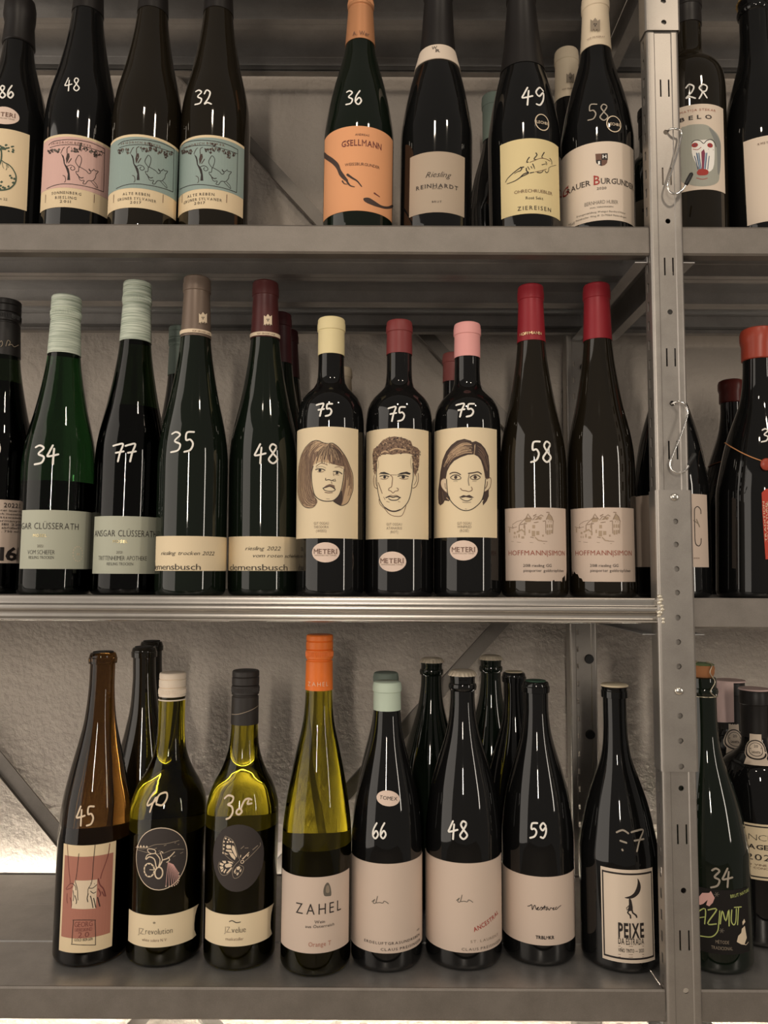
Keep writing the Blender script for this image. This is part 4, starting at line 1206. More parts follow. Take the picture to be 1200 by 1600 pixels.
S([(295, 612), (340, 600), (390, 604), (425, 622)], 1.3, 'black'); L.oval(460 + 355 / 8.889, 665 + 622 / 8.889, 2.2, 2.0, 'black', e=.0003); S([(318, 640), (370, 646), (412, 634)], .7, 'brown'); S([(298, 570), (365, 525), (430, 535), (458, 550)], .8, 'brown'); S([(300, 590), (370, 565), (440, 590)], .6, 'lgrey')
S([(540, 640), (590, 634), (640, 655), (660, 672)], 1.4, 'black'); L.oval(460 + 592 / 8.889, 665 + 658 / 8.889, 2.1, 1.9, 'black', e=.0003); S([(560, 680), (620, 688)], .7, 'brown'); S([(560, 580), (620, 572), (672, 596)], .7, 'brown')
S([(540, 660), (548, 700)], .8, 'brown'); S([(435, 728), (436, 758), (478, 750), (515, 762), (550, 750)], 1.0, 'black'); S([(560, 738), (570, 772), (530, 766)], .8, 'black'); S([(510, 775), (522, 808)], .8, 'brown')
Fi([(395, 870), (440, 832), (490, 812), (522, 818), (555, 830), (568, 885), (530, 862), (490, 846), (445, 862)], 'hairm'); S([(392, 870), (450, 852), (490, 842), (530, 858), (566, 885)], 1.2, 'black')
S([(400, 876), (430, 902), (500, 912), (558, 902), (568, 880)], .9, 'black'); S([(420, 925), (470, 934), (530, 930)], 1.1, 'brown'); S([(440, 1015), (490, 1020)], .6, 'lgrey')
for t, v in (('GUT OGGAU', 817.5), ('THEODORA', 823.2), ('(WEISS)', 829.3)): L.text(t, 502, v, 4.2, 16 if '(' in t else 23, 'lgrey', 0)
L.done(); meteri(b, 508.5, 863)

b = Bottle('M', 623, 105, 503, 'bord', D_BLACK, 'black bottle with dark red foil and drawn man with short curly hair, price 75', nx=624, nw=39)
b.neck_closure('foil', 550, C_WAXB, 39.5)
b.price('75', 606, 635, 636, 658, 2.6)
L = b.label(572, 669.5, 669, 842, 'tan')
S, Fi = L.tr((568, 665), 8.889)
hairp = [(130, 470), (125, 400), (140, 330), (200, 280), (270, 200), (350, 165), (430, 150), (520, 165), (600, 190), (660, 220), (680, 280), (750, 310), (780, 350), (775, 430), (770, 560), (745, 640), (715, 710), (695, 640), (680, 480), (670, 400), (600, 385), (480, 390), (400, 405), (330, 395), (240, 410), (200, 450), (185, 520), (175, 640), (160, 690), (140, 600)]
Fi(hairp, 'hairm')
random.seed(4)
def inside(p, poly):
    c = False; j = len(poly) - 1
    for i in range(len(poly)):
        if (poly[i][1] > p[1]) != (poly[j][1] > p[1]) and p[0] < (poly[j][0] - poly[i][0]) * (p[1] - poly[i][1]) / (poly[j][1] - poly[i][1]) + poly[i][0]: c = not c
        j = i
    return c
n = 0
while n < 230:
    x, y = random.uniform(120, 780), random.uniform(150, 700)
    if inside((x, y), hairp):
        a = random.uniform(0, 6.28); l = random.uniform(8, 20)
        S([(x, y), (x + l * math.cos(a), y + l * math.sin(a)), (x + l * math.cos(a + 1.2) * 1.2, y + l * math.sin(a + 1.2) * 1.2)], random.uniform(.5, .9), random.choice(['haird', 'haird', 'black', 'hair', 'hair'])); n += 1
for p in ([(370, 350), (450, 320), (530, 330), (590, 340)], [(250, 380), (300, 355), (340, 370)]): S(p, 2.2, 'hair', e=.0003)
S([(185, 520), (180, 680), (190, 830), (210, 960), (240, 1060), (300, 1140), (370, 1180), (440, 1186), (510, 1170), (580, 1110), (630, 1030), (660, 920), (675, 800), (690, 700), (682, 520)], 1.1, 'black')
S([(300, 1140), (370, 1182), (440, 1190), (510, 1168)], 2.0, 'haird'); S([(215, 1020), (230, 1090), (300, 1160), (350, 1220), (420, 1255), (520, 1256), (560, 1200), (590, 1110)], .8, 'brown')
S([(150, 690), (140, 760), (155, 850), (190, 876)], .9, 'brown'); S([(165, 720), (168, 790), (185, 840)], .7, 'brown'); S([(755, 660), (762, 740), (740, 830), (700, 866), (678, 865)], 1.0, 'brown'); S([(735, 690), (735, 760), (700, 830)], .7, 'brown')
Fi([(210, 680), (240, 650), (290, 643), (350, 668), (375, 684), (300, 674), (240, 670)], 'black'); Fi([(460, 686), (520, 655), (600, 640), (658, 664), (640, 682), (580, 670), (510, 680)], 'black'); S([(372, 684), (462, 686)], .7, 'brown')
S([(228, 704), (290, 692), (352, 708)], 1.3, 'black'); L.oval(568 + 294 / 8.889, 665 + 716 / 8.889, 2.2, 2.3, 'black', e=.0003); S([(238, 738), (300, 746), (345, 722)], .7, 'brown')
S([(478, 704), (545, 690), (622, 708)], 1.4, 'black'); L.oval(568 + 552 / 8.889, 665 + 714 / 8.889, 2.5, 2.5, 'black', e=.0003); S([(500, 730), (560, 746), (620, 735)], .8, 'brown')
S([(372, 690), (402, 720), (398, 790), (388, 850), (355, 870), (350, 898), (382, 910), (410, 936), (440, 910), (475, 905), (482, 880), (460, 865)], .9, 'brown')
S([(312, 1000), (370, 985), (410, 996), (455, 985), (512, 1000)], 1.5, 'black'); S([(330, 988), (380, 968), (412, 976), (450, 968), (495, 988)], .8, 'brown'); S([(345, 1012), (390, 1036), (460, 1034), (502, 1006)], 1.2, 'black'); S([(320, 1052), (360, 1064)], .7, 'brown'); S([(480, 1055), (510, 1060)], .6, 'brown')
S([(205, 790), (230, 860), (262, 945)], 1.0, 'brown'); S([(280, 990), (300, 1030)], .6, 'brown'); S([(205, 480), (210, 540), (200, 600)], .6, 'lgrey'); S([(660, 450), (655, 520), (668, 600)], .6, 'lgrey')
for t, v in (('GUT OGGAU', 819), ('ATANASIUS', 825), ('(ROT)', 831)): L.text(t, 616, v, 4.2, 12 if '(' in t else 24, 'lgrey', 0)
L.done(); meteri(b, 612.5, 877.5)

b = Bottle('M', 730, 105, 507, 'bord', D_BLACK, 'black bottle with pink foil and drawn woman with dark parted hair, price 75', nx=730, nw=39)
b.neck_closure('foil', 555, C_ROSE, 40.5)
b.price('75', 712, 743, 631, 651, 2.8)
L = b.label(678.5, 776.5, 667.5, 839.5, 'tan')
S, Fi = L.tr((677, 665), 8.889); random.seed(9)
hl = [(570, 400), (480, 405), (380, 440), (290, 490), (230, 560), (190, 640), (175, 740), (130, 735), (105, 780), (110, 850), (150, 900), (190, 935), (220, 980), (235, 1010), (220, 1050), (160, 1040), (140, 1080), (100, 1110), (75, 1080), (70, 1000), (70, 900), (85, 780), (100, 640), (130, 480), (180, 360), (250, 270), (330, 210), (430, 185), (520, 210), (570, 262)]
Fi(hl, 'haird'); hr = [(540, 230), (590, 215), (660, 250), (720, 320), (765, 420), (780, 560), (780, 720), (730, 740), (700, 600), (660, 480), (620, 430), (565, 400), (585, 290)]
Fi(hr, 'haird'); Fi([(770, 880), (770, 980), (740, 1050), (690, 1110), (685, 1060), (700, 1030), (670, 1040), (710, 920)], 'haird')
hatch(S, [(520, 215), (400, 220), (280, 300), (190, 420), (130, 560)], [(560, 390), (460, 390), (360, 420), (260, 480), (190, 600)], 16, .8, 'hair', .15, .95)
hatch(S, [(520, 215), (400, 220), (280, 300), (190, 420), (130, 560)], [(560, 390), (460, 390), (360, 420), (260, 480), (190, 600)], 14, .7, 'hairm', .0, 1)
hatch(S, [(600, 230), (680, 300), (740, 420), (765, 560)], [(590, 380), (650, 440), (700, 540), (740, 680)], 7, .7, 'hairm', .1, .9)
S([(580, 260), (575, 330), (566, 400)], 1.0, 'hair', e=.0003); S([(90, 900), (95, 1000), (110, 1080)], .7, 'hairm'); S([(130, 920), (140, 1000), (150, 1040)], .7, 'hairm'); S([(185, 1000), (215, 1030)], 1.2, 'hair', e=.0003)
S([(185, 740), (190, 850), (205, 960), (240, 1040), (290, 1100), (370, 1160), (450, 1181), (530, 1165), (610, 1110), (670, 1040), (700, 950), (715, 850), (725, 740)], 1.2, 'black')
Fi([(165, 735), (125, 748), (106, 800), (120, 860), (160, 910), (188, 928), (184, 820)], 'cream', True, .00020); S([(165, 735), (120, 750), (105, 800), (120, 860), (160, 910), (190, 930)], .9, 'brown'); S([(165, 800), (170, 860), (180, 880)], 1.2, 'hairm')
S([(738, 745), (790, 725), (802, 770), (790, 850), (760, 890), (710, 922)], 1.0, 'brown'); S([(750, 780), (745, 830), (725, 870)], 1.4, 'hairm'); S([(690, 560), (712, 660), (722, 730)], .7, 'brown')
S([(230, 672), (270, 652), (330, 655), (378, 682)], 1.5, 'haird'); S([(488, 665), (560, 655), (620, 645), (666, 672)], 1.7, 'haird')
S([(240, 725), (270, 695), (320, 685), (360, 700), (386, 730), (350, 750), (290, 752), (240, 725)], .9, 'black'); S([(240, 722), (272, 693), (320, 684), (365, 700)], 1.2, 'black'); L.oval(677 + 312 / 8.889, 665 + 718 / 8.889, 2.4, 2.6, 'haird', e=.0003)
S([(514, 720), (550, 695), (600, 685), (652, 720), (600, 752), (540, 746), (514, 720)], .9, 'black'); S([(514, 718), (552, 692), (602, 684), (650, 712)], 1.3, 'black'); L.oval(677 + 582 / 8.889, 665 + 718 / 8.889, 2.5, 2.7, 'haird', e=.0003); S([(280, 775), (340, 776)], .5, 'lgrey'); S([(540, 772), (600, 775)], .6, 'lgrey')
S([(498, 682), (486, 760), (496, 830)], 1.4, 'lgrey'); S([(378, 868), (400, 898), (450, 905), (498, 916), (542, 890), (525, 850)], 1.0, 'brown')
Fi([(355, 996), (418, 965), (458, 975), (500, 962), (566, 1000), (510, 1006), (450, 992), (400, 1002)], 'haird'); S([(375, 1006), (420, 1036), (480, 1046), (540, 1014)], 1.0, 'black'); S([(405, 1062), (460, 1068), (525, 1064)], .9, 'lgrey'); S([(440, 1155), (465, 1160)], .6, 'lgrey')
for t, v in (('GUT OGGAU', 817.5), ('WINIFRED', 823), ('(ROSÉ)', 829)): L.text(t, 725.5, v, 4.2, 14 if '(' in t else 22, 'lgrey', 0)
L.done(); meteri(b, 724, 860)

# the two crimson capped flutes with the drawn house
HOUSE = [([(265, 470), (345, 430), (400, 475), (400, 520)], 2.4), ([(180, 340), (260, 285), (350, 260)], .6), ([(300, 440), (300, 345), (400, 325), (600, 300), (770, 272)], 1.2), ([(310, 330), (400, 240), (440, 215)], 1.0),
         ([(400, 260), (430, 205), (455, 150), (490, 200), (525, 245)], 1.1), ([(410, 235), (500, 225)], 1.4), ([(400, 300), (400, 470)], .8), ([(540, 260), (590, 195), (640, 200), (690, 165), (730, 190)], 1.0), ([(555, 185), (600, 160)], 1.4),
         ([(600, 250), (640, 210), (680, 250)], 1.2), ([(780, 250), (830, 140), (880, 200), (910, 290)], 1.1), ([(785, 120), (835, 120), (825, 150)], 1.2), ([(770, 272), (775, 500)], .8), ([(905, 290), (895, 500)], .8), ([(100, 380), (180, 400), (260, 380)], .7),
         ([(590, 570), (640, 620), (700, 630)], 1.6), ([(500, 560), (560, 575)], 1.0), ([(700, 635), (800, 640)], .8), ([(160, 640), (300, 655), (520, 660), (760, 680)], .5), ([(180, 360), (190, 410)], .8)]
WINS = [(120, 400, 20, 80), (375, 345, 22, 60), (535, 345, 48, 60), (470, 430, 24, 60), (525, 450, 60, 100), (605, 455, 55, 70), (710, 520, 28, 35), (790, 335, 24, 60), (830, 335, 24, 60), (868, 335, 22, 60), (790, 440, 30, 80), (832, 435, 26, 80), (868, 435, 22, 60), (285, 510, 26, 60), (340, 550, 50, 40), (205, 470, 30, 40), (240, 540, 14, 40), (205, 540, 14, 40), (840, 240, 10, 30), (820, 270, 10, 30), (862, 270, 10, 30)]


def house_label(b, uL, uR, ox, torn, vT, vB):
    L = b.label(uL, uR, vT, vB, 'pinkish', shape=torn)
    S, Fi = L.tr((785 + ox, 790), 11.43)
    for p, w in HOUSE: S(p, w, 'house2' if w < 1.5 else 'house', sm=False)
    for x, y, w, h in WINS: Fi([(x, y), (x + w, y), (x + w, y + h), (x, y + h)], 'house')
    Fi([(400, 260), (440, 200), (520, 245), (500, 290), (410, 300)], 'house'); Fi([(790, 240), (830, 150), (880, 210), (900, 270)], 'house'); Fi([(560, 260), (640, 205), (700, 200), (700, 240)], 'house')
    L.text('HOFFMANN|SIMON', 838.5 + ox, 863.5, 7.8, 87, 'rust', -.004, gap=.13)
    L.text('2018 riesling GG', 839.5 + ox, 883.5, 4.4, 44, 'black', 0, True); L.text('piesporter goldtröpfchen', 849 + ox, 891.3, 4.4, 62, 'black', 0, True); L.done()
    return L


b = Bottle('M', 834, 103, 448, 'flute', D_BROWN, 'dark flute bottle with crimson foil, house drawing, label torn at lower right, price 58', nx=829, nw=38)
b.neck_closure('foil', 531, C_RED, 39)
cl = cap_layer(b); cl.text('HOFFMANN', 829, 520, 4.8, 34, 'gold', 0.0); cl.done()
b.price('58', 828, 864, 690, 722, 2.9)
TORN1 = [(0, 0), (.25, .005), (.5, 0), (.70, 0), (.725, .02), (.74, .0), (.86, 0), (.872, -.012), (.88, .045), (.905, .055), (.93, .07), (.95, .085), (.965, .0), (.98, .02), (1, .15), (1, 1), (0, 1)]
house_label(b, 789.5, 884.5, 0, TORN1, 793, 908)
b = Bottle('M', 940, 104, 446, 'flute', D_BROWN, 'dark flute bottle with crimson foil, house drawing, label torn at lower left, no price', nx=932, nw=38)
b.neck_closure('foil', 528, C_RED, 40)
TORN2 = [(0, .07), (.01, .2), (.03, .1), (.06, .14), (.10, .10), (.13, .10), (.16, .05), (.20, .04), (.22, 0), (1, 0), (1, 1), (0, 1)]
house_label(b, 892.5, 991.5, 104.5, TORN2, 793, 909)
# right bay, middle shelf
b = Bottle('M', 1049, 113, 500, 'burgl', D_BLACK, 'black sloping bottle standing behind the upright, white label with thin bent line', Y=.876, nw=38, nx=1041)
b.neck_closure('foil', 560, C_BLACK, 39)
L = b.label(990, 1106, 772, 886, 'pinkish', um=1040)
for p in ([(1095, 803), (1094.5, 796), (1090, 791.5), (1086, 794), (1085, 800), (1085.5, 830), (1086, 845), (1088, 851), (1092, 853), (1095, 849), (1095.5, 841)],): L.stroke_px(smooth_line(p, 4), 1.2, 'black')
L.stroke_px([(1084, 813), (1090, 818), (1088, 811), (1093, 823)], 1.8, 'lgrey'); L.text('2021', 1088, 872, 1.8, 9, 'brown'); L.text('i', 1018, 820, 4, 2, 'brown'); L.done()
b = Bottle('M', 1146, 98, 594, 'burgm', D_BLACK, 'black bottle with small dark red wax top, behind the large waxed bottle', Y=1.0, nw=32, nx=1142, H=None)
b.neck_closure('wax', 627, C_WAXD, 34)
zz = b.zof(722); tube('string', [b.surf(a * .1 - 1.2, zz + .0016 * a * .4, .0009) for a in range(-4, 29)], .0006, mat('brown_string', srgb(120, 70, 44), .8), b.o, 6)
b = Bottle('M', 1186, 125, 514, 'burgl', D_BLACK, 'large black bottle with brick red wax top and red hanging tag, right photo edge', Y=0.862, nw=44, nx=1184)
b.neck_closure('wax', 558, C_WAXR, 47)
b.price('3', 1189, 1203, 670, 690, 2.3)
STR = mat('tan_string', srgb(214, 150, 100), .8)
pts = []
for k in range(26):
    f = k / 25; th_, z_ = b.hit(1133 + (1196 - 1133) * f, 692 + 30 * f + 3 * math.sin(f * 3.1)); pts.append(b.surf(th_, z_, .0010))
a0, z0_ = b.hit(1133, 692)
for k in range(1, 10): pts.insert(0, b.surf(a0 - k * .12, z0_ + .0008 * k, .0010))
tube('string', pts, .0007, STR, b.o, 6)
th_, z_ = b.hit(1197, 726); c = b.surf(th_, z_, .003); bm = bmesh.new(); bmesh.ops.create_uvsphere(bm, u_segments=20, v_segments=10, radius=.0068)
for v_ in bm.verts: v_.co = Vector((v_.co.x, v_.co.y * .35, v_.co.z)) + Vector(c)
o = bm_obj('wax_seal', bm, C_WAXR, b.o, True); o['label'] = 'round brick red wax seal'
L = Layer(b, .0004, b.o); P = [L.q(u, v) for u, v in ((1190, 770), (1196, 764), (1230, 764), (1234, 872), (1196, 874), (1191, 800))]
o = L.raw_poly(P, paper('red'), 'hanging_tag', rim=.001, e=.0016); L.parent = o; L.base = .0016; o['label'] = 'red paper tag with pale lettering'
for i in range(3): L.text(('TRADITION', 'VIN NATUREL', 'MIS EN BOUTEILLE')[i], 1194.5 + i * 4, 815, 2.6, 40, 'cream', rot=math.radians(93), wm=60)
L.text('V', 1201, 790, 8, 7, 'cream'); L.done()
# middle shelf, back row
b = Bottle('M', 283, 94, 512, 'flute', D_GREEN, 'dark flute bottle with dull teal foil behind the bottle priced 35', Y=1.0, nw=33, nx=279)
b.neck_closure('screw', 584, C_TEAL, 34)
b = Bottle('M', 436, 96, 491, 'flute', D_GREEN, 'dark flute bottle with deep wine foil right behind the bottle priced 48', Y=0.945, nw=35, nx=437)
b.neck_closure('foil', 565, C_WINED, 36)
b = Bottle('M', 452, 88, 517, 'flute', D_GREEN, 'rearmost dark flute bottle with deep wine foil, between price 48 and the fringe portrait', Y=1.035, nw=32, nx=449)
b.neck_closure('foil', 588, C_WINED, 33)
b = Bottle('M', 537, 84, 575, 'bord', D_BLACK, 'dark bottle with beige foil hidden behind the fringe portrait bottle', Y=1.03, nw=30, nx=534)
b.neck_closure('foil', 618, C_OFFW, 31)
b = Bottle('M', 708, 86, 553, 'bord', D_BLACK, 'dark bottle with dull rose foil behind the parted hair portrait bottle', Y=1.03, nw=31, nx=708)
b.neck_closure('foil', 594, C_ROSE2, 32)

# ================= bottom shelf, front row
b = Bottle('B', 145, 111, 1018, 'slope', G_AMBER, 'amber bottle with red brown hands label, price 45, leftmost of the bottom shelf', vbase=1513, nx=161, nw=37.5, vfill=1302, heel=1.0)
b.neck_closure('cork', 0, C_CORKD)
b.price('45', 119, 149, 1260, 1290, 2.6, 'cream')
L = b.label(95.5, 178, 1321, 1488, 'cream', um=138)
for a0_, a1_, b0_, b1_ in ((.05, .95, .135, .895),): L.band(a0_, a1_, b0_, b1_, 'sienna')
S, Fi = L.tr((85, 1310), 8.89)
Fi([(285, 580), (595, 570), (575, 970), (240, 970), (255, 700)], 'cream', False, .0002)
for p, w in (([(180, 80), (200, 400), (220, 600), (215, 640)], .8), ([(340, 210), (310, 500), (290, 600)], .8), ([(565, 90), (540, 350), (520, 600), (470, 700), (465, 770)], .9), ([(770, 70), (740, 250), (660, 480), (640, 560)], 1.2),
             ([(290, 600), (320, 700), (325, 800), (330, 860)], 1.0), ([(160, 700), (210, 640), (250, 620)], 1.0), ([(165, 710), (230, 690), (250, 660)], 1.0), ([(180, 760), (175, 850), (185, 900)], 1.0), ([(220, 820), (240, 900), (235, 960)], 1.2), ([(260, 720), (270, 800), (262, 870)], 1.0),
             ([(285, 790), (310, 870), (300, 910)], 1.2), ([(470, 770), (455, 830), (465, 880)], 1.3), ([(500, 800), (520, 870), (535, 960)], 1.3), ([(545, 830), (560, 890), (575, 960)], 1.3), ([(480, 690), (530, 690), (570, 660), (590, 640)], 1.1), ([(500, 730), (540, 760), (580, 740)], 1.1),
             ([(610, 560), (630, 640), (680, 700), (710, 800)], 1.8), ([(610, 700), (640, 760), (630, 800)], 1.6), ([(600, 820), (620, 900), (630, 940)], 1.6), ([(660, 740), (690, 800)], 1.4), ([(240, 620), (290, 660), (300, 720)], 1.0), ([(500, 620), (560, 630)], 1.0)):
    S(p, w, 'sienna2' if p[0][0] > 600 or p[0][0] < 240 else 'black')
S([(280, 1135), (550, 1135), (565, 1160), (570, 1440), (540, 1480), (260, 1470), (245, 1440), (265, 1160), (280, 1135)], .9, 'black')
for t, v, h, w in (('GEORG', 1190, 8, 28), ('LIEBESKIND', 1265, 5, 27), ('2.0', 1335, 8, 17)): L.text(t, 85 + 405 / 8.89, 1310 + v / 8.89, h, w, 'sienna2', -.01)
L.text('GOLD BERGER', 85 + 405 / 8.89, 1310 + 1405 / 8.89, 4, 29, 'black', .0); L.done()

def disc_bottle(cx, w, vtop, vbase, nx, vfill, label, cap, vb, capw, price, pbox, H_=None):
    b = Bottle('B', cx, w, vtop, 'shoulder', G_OLIVE, label, vbase=vbase, nx=nx, nw=40.5, vfill=vfill, heel=0.975)
    b.neck_closure('screw', vb, cap, capw)
    return b


b = disc_bottle(259.5, 118, 1050, 1514, 270, 1288, 'olive bottle with white cap and black disc motorbike drawing, price 40', C_WHITE, 1096, 40.5, 'q0', (229, 263, 1237, 1268))
L = Layer(b, 0.00035, b.o)
for p in ([(885, 1000), (858, 1035), (838, 1075), (845, 1085), (880, 1060), (892, 1038)], [(884, 1042), (868, 1075), (852, 1122)], [(888, 1068), (905, 1025), (945, 1012), (948, 1045), (922, 1083), (888, 1078)]): L.stroke_px(smooth_line([(x / 3.636, 960 + y / 3.636) for x, y in p], 5), 2.6, 'cream', 'price_marking')
L.done()
SH = [(0, 0), (.9, 0), (.97, .04), (.955, .12), (.93, .25), (.925, .45), (.935, .7), (.965, .9), (1, 1.0), (0, 1)]
L = sticker(b, 250, 1342, 41, 46, 'char', 'disc_label'); L.ringp(250, 1342, 40, 45, 1.1, 'cream')
S, Fi = L.tr((200, 1290), 8)
for p in ([(95, 270), (200, 290), (330, 240), (480, 225), (640, 185)], [(120, 300), (260, 340), (420, 350), (560, 300), (700, 295)], [(560, 390), (690, 330)], [(330, 290), (480, 240)], [(380, 320), (600, 210)], [(420, 330), (640, 230)]): S(p, .8, 'lgrey')
for k in range(4): Fi([(105 + k * 38, 275), (122 + k * 38, 235 + k * 4), (140 + k * 38, 275)], 'cream')
L.ringp(200 + 265 / 8, 1290 + 555 / 8, 8, 9.4, 2.2, 'cream'); L.ringp(200 + 385 / 8, 1290 + 590 / 8, 5.6, 8.2, 2.0, 'cream')
for k in range(10):
    a = k * .628; L.oval(200 + 265 / 8 + 8 * math.cos(a), 1290 + 555 / 8 + 9.4 * math.sin(a), .8, .8, 'char' if 'char' in INK else 'black', e=.0003, n=8)
for p, w in (([(255, 290), (330, 300), (345, 340), (290, 350), (250, 320), (255, 290)], 1.2), ([(230, 420), (270, 390), (330, 420), (350, 500), (360, 540)], 1.6), ([(220, 420), (240, 370), (290, 355)], 1.2), ([(340, 340), (400, 420), (380, 520)], 1.3), ([(400, 330), (430, 430), (390, 520)], 1.0), ([(430, 430), (510, 400), (580, 330)], 1.6), ([(440, 340), (410, 320)], 1.2), ([(480, 460), (520, 430), (500, 390)], 1.2), ([(270, 550), (360, 540), (430, 430)], 1.0)): S(p, w, 'cream')
for k in range(10):
    a = math.radians(97 - k * 7.8); x, y = 510 + 300 * math.cos(a) * (1 - .06 * k), 455 + 305 * math.sin(a)
    S([(500 + k * 7, 455 + k * 3), (x, y)], .7, 'pink'); L.oval(200 + x / 8, 1290 + y / 8, 1.0, 1.0, 'cream', n=8)
L.done()
L = b.label(200.5, 309, 1430, 1480, 'tan', shape=SH, um=255)
L.text('*', 241, 1443, 6, 4, 'black'); L.text('JZ.', 221.5, 1454.5, 9, 11, 'lgrey', -.014); L.text('revolution', 248.5, 1455, 9, 42, 'black', -.012); L.text('white solera N V', 241, 1469, 4.6, 38, 'brown', -.01); L.done()

b = disc_bottle(376, 113, 1046.5, 1519, 384, 1284, 'olive bottle with black cap and black disc butterfly drawing, price 38', C_MATTEBLACK, 1134, 41.5, '38', (351, 393, 1243, 1279))
L = Layer(b, 0.00035, b.o)
for p in ([(215, 1125), (240, 1106), (272, 1118), (262, 1150), (236, 1166), (262, 1180), (268, 1215), (250, 1250), (226, 1262)], [(322, 1192), (300, 1200), (292, 1222), (310, 1232), (328, 1212), (322, 1192), (345, 1140), (370, 1127), (392, 1134)], [(392, 1158), (365, 1162), (372, 1140)]): L.stroke_px(smooth_line([(300 + x / 4.21, 980 + y / 4.21) for x, y in p], 5), 2.7, 'cream', 'price_marking')
L.done()
cl = cap_layer(b); cl.stroke_px(smooth_line([(362, 1116), (372, 1116), (386, 1112), (397, 1107), (404, 1102)], 4), 1.1, 'lgrey', 'tear_line'); cl.done()
L = sticker(b, 371, 1341, 41.5, 49, 'char', 'disc_label')
S, Fi = L.tr((320, 1285), 8)
for p in ([(275, 280), (325, 285), (330, 325), (280, 328), (265, 305)], [(265, 340), (330, 345), (345, 375), (290, 365), (262, 355)], [(345, 285), (370, 300), (400, 400), (400, 440), (375, 410), (335, 330)], [(300, 375), (350, 385), (385, 440), (375, 470), (330, 430)],
          [(245, 375), (300, 400), (260, 400)], [(195, 500), (240, 520), (225, 545), (185, 525)], [(215, 480), (265, 480), (265, 510), (240, 512)], [(285, 480), (345, 495), (355, 515), (300, 505)], [(255, 525), (310, 510), (345, 530), (330, 555), (270, 565), (250, 545)],
          [(185, 550), (225, 550), (235, 570), (200, 590)], [(200, 600), (240, 575), (225, 610), (210, 620)], [(232, 620), (262, 580), (270, 590), (245, 635)], [(270, 630), (330, 560), (340, 570), (300, 620), (275, 640)],
          [(395, 560), (430, 545), (445, 565), (430, 595), (400, 590)], [(365, 610), (390, 570), (385, 610), (368, 640)], [(395, 650), (415, 620), (425, 640), (405, 665)], [(435, 600), (458, 575), (455, 610), (438, 625)], [(375, 640), (395, 615), (392, 640)], [(465, 455), (550, 370), (560, 372), (475, 465)], [(525, 420), (545, 400), (555, 395), (540, 430)], [(440, 435), (447, 405), (455, 410), (448, 440)]):
    Fi(p, 'cream')
for c in ((262, 200), (285, 245), (300, 215), (320, 240), (240, 240), (240, 285), (350, 245), (235, 330), (230, 380)): L.oval(320 + c[0] / 8, 1285 + c[1] / 8, 1.5, 1.4, 'cream', n=10)
for p in ([(255, 170), (320, 200), (370, 260), (410, 400), (440, 470)], [(255, 170), (230, 240), (230, 360), (280, 430), (370, 500)], [(185, 490), (170, 560), (210, 650), (280, 650), (350, 560)], [(440, 470), (380, 530), (345, 600), (360, 690), (410, 690), (460, 640), (485, 560), (430, 530)]): S(p, .8, 'lgrey')
S([(450, 330), (490, 295)], 1.0, 'lgrey'); S([(500, 320), (545, 318)], .9, 'lgrey'); S([(480, 500), (560, 430), (620, 370), (690, 290), (690, 250)], .9, 'lgrey'); L.ringp(320 + 468 / 8, 1285 + 492 / 8, 2.2, 2.2, .9, 'cream'); S([(600, 340), (660, 290)], 1.4, 'lgrey')
L.done()
L = b.label(320.5, 427, 1429.5, 1479, 'tan', shape=SH, um=372)
L.stroke_px(smooth_line([(358, 1440), (363, 1438.5), (369, 1441.5), (376, 1440.5)], 4), 1.2, 'black'); L.text('JZ.', 356, 1452, 9, 11, 'lgrey', -.014); L.text('velue', 373, 1452.3, 9, 22, 'black', -.012); L.text('muskateller', 366.5, 1467, 4.8, 28, 'brown', -.01); L.done()

b = Bottle('B', 494, 109, 991, 'zahel', G_OLIVE, 'tall yellow green flute bottle with orange screw cap and white label, no price', vbase=1528, nx=499.5, nw=41, vfill=1312)
b.neck_closure('screw', 1080, C_ORANGE, 41.5)
cl = cap_layer(b); cl.text('ZAHEL', 497, 1069, 7, 31, 'cream', -.012, gap=.3); cl.done()
L = b.label(439.5, 545, 1371, 1490, 'pinkish', um=492)
L.text('ZAHEL', 497.5, 1420, 16.5, 70, 'black', -.006, gap=.3); L.text('Wein', 499.5, 1440.2, 4.4, 16, 'black', 0, True); L.text('aus Österreich', 499.5, 1447.2, 4.4, 45, 'black', 0, True); L.text('Orange T', 499.5, 1475, 6.8, 35, 'sienna', 0, True)
Fi = L.tr((310, 1280), 3.43)[1]; Fi([(680, 350), (695, 340), (708, 365), (712, 405), (700, 412), (675, 410), (670, 380)], 'grey', True); Fi([(685, 360), (698, 355), (702, 390), (684, 392)], 'lgrey', True, .00016); L.done()

def signed(b, L, u, v):
    L.stroke_px(smooth_line([(u - 13, v + 3), (u - 8, v - 1), (u - 11, v + 4), (u - 7, v + 5), (u - 4, v - 6), (u - 6, v + 4), (u - 1, v + 4), (u + 4, v + 5), (u + 6, v + 2), (u + 9, v + 3), (u + 13, v + 6)], 4), 1.0, 'grey')


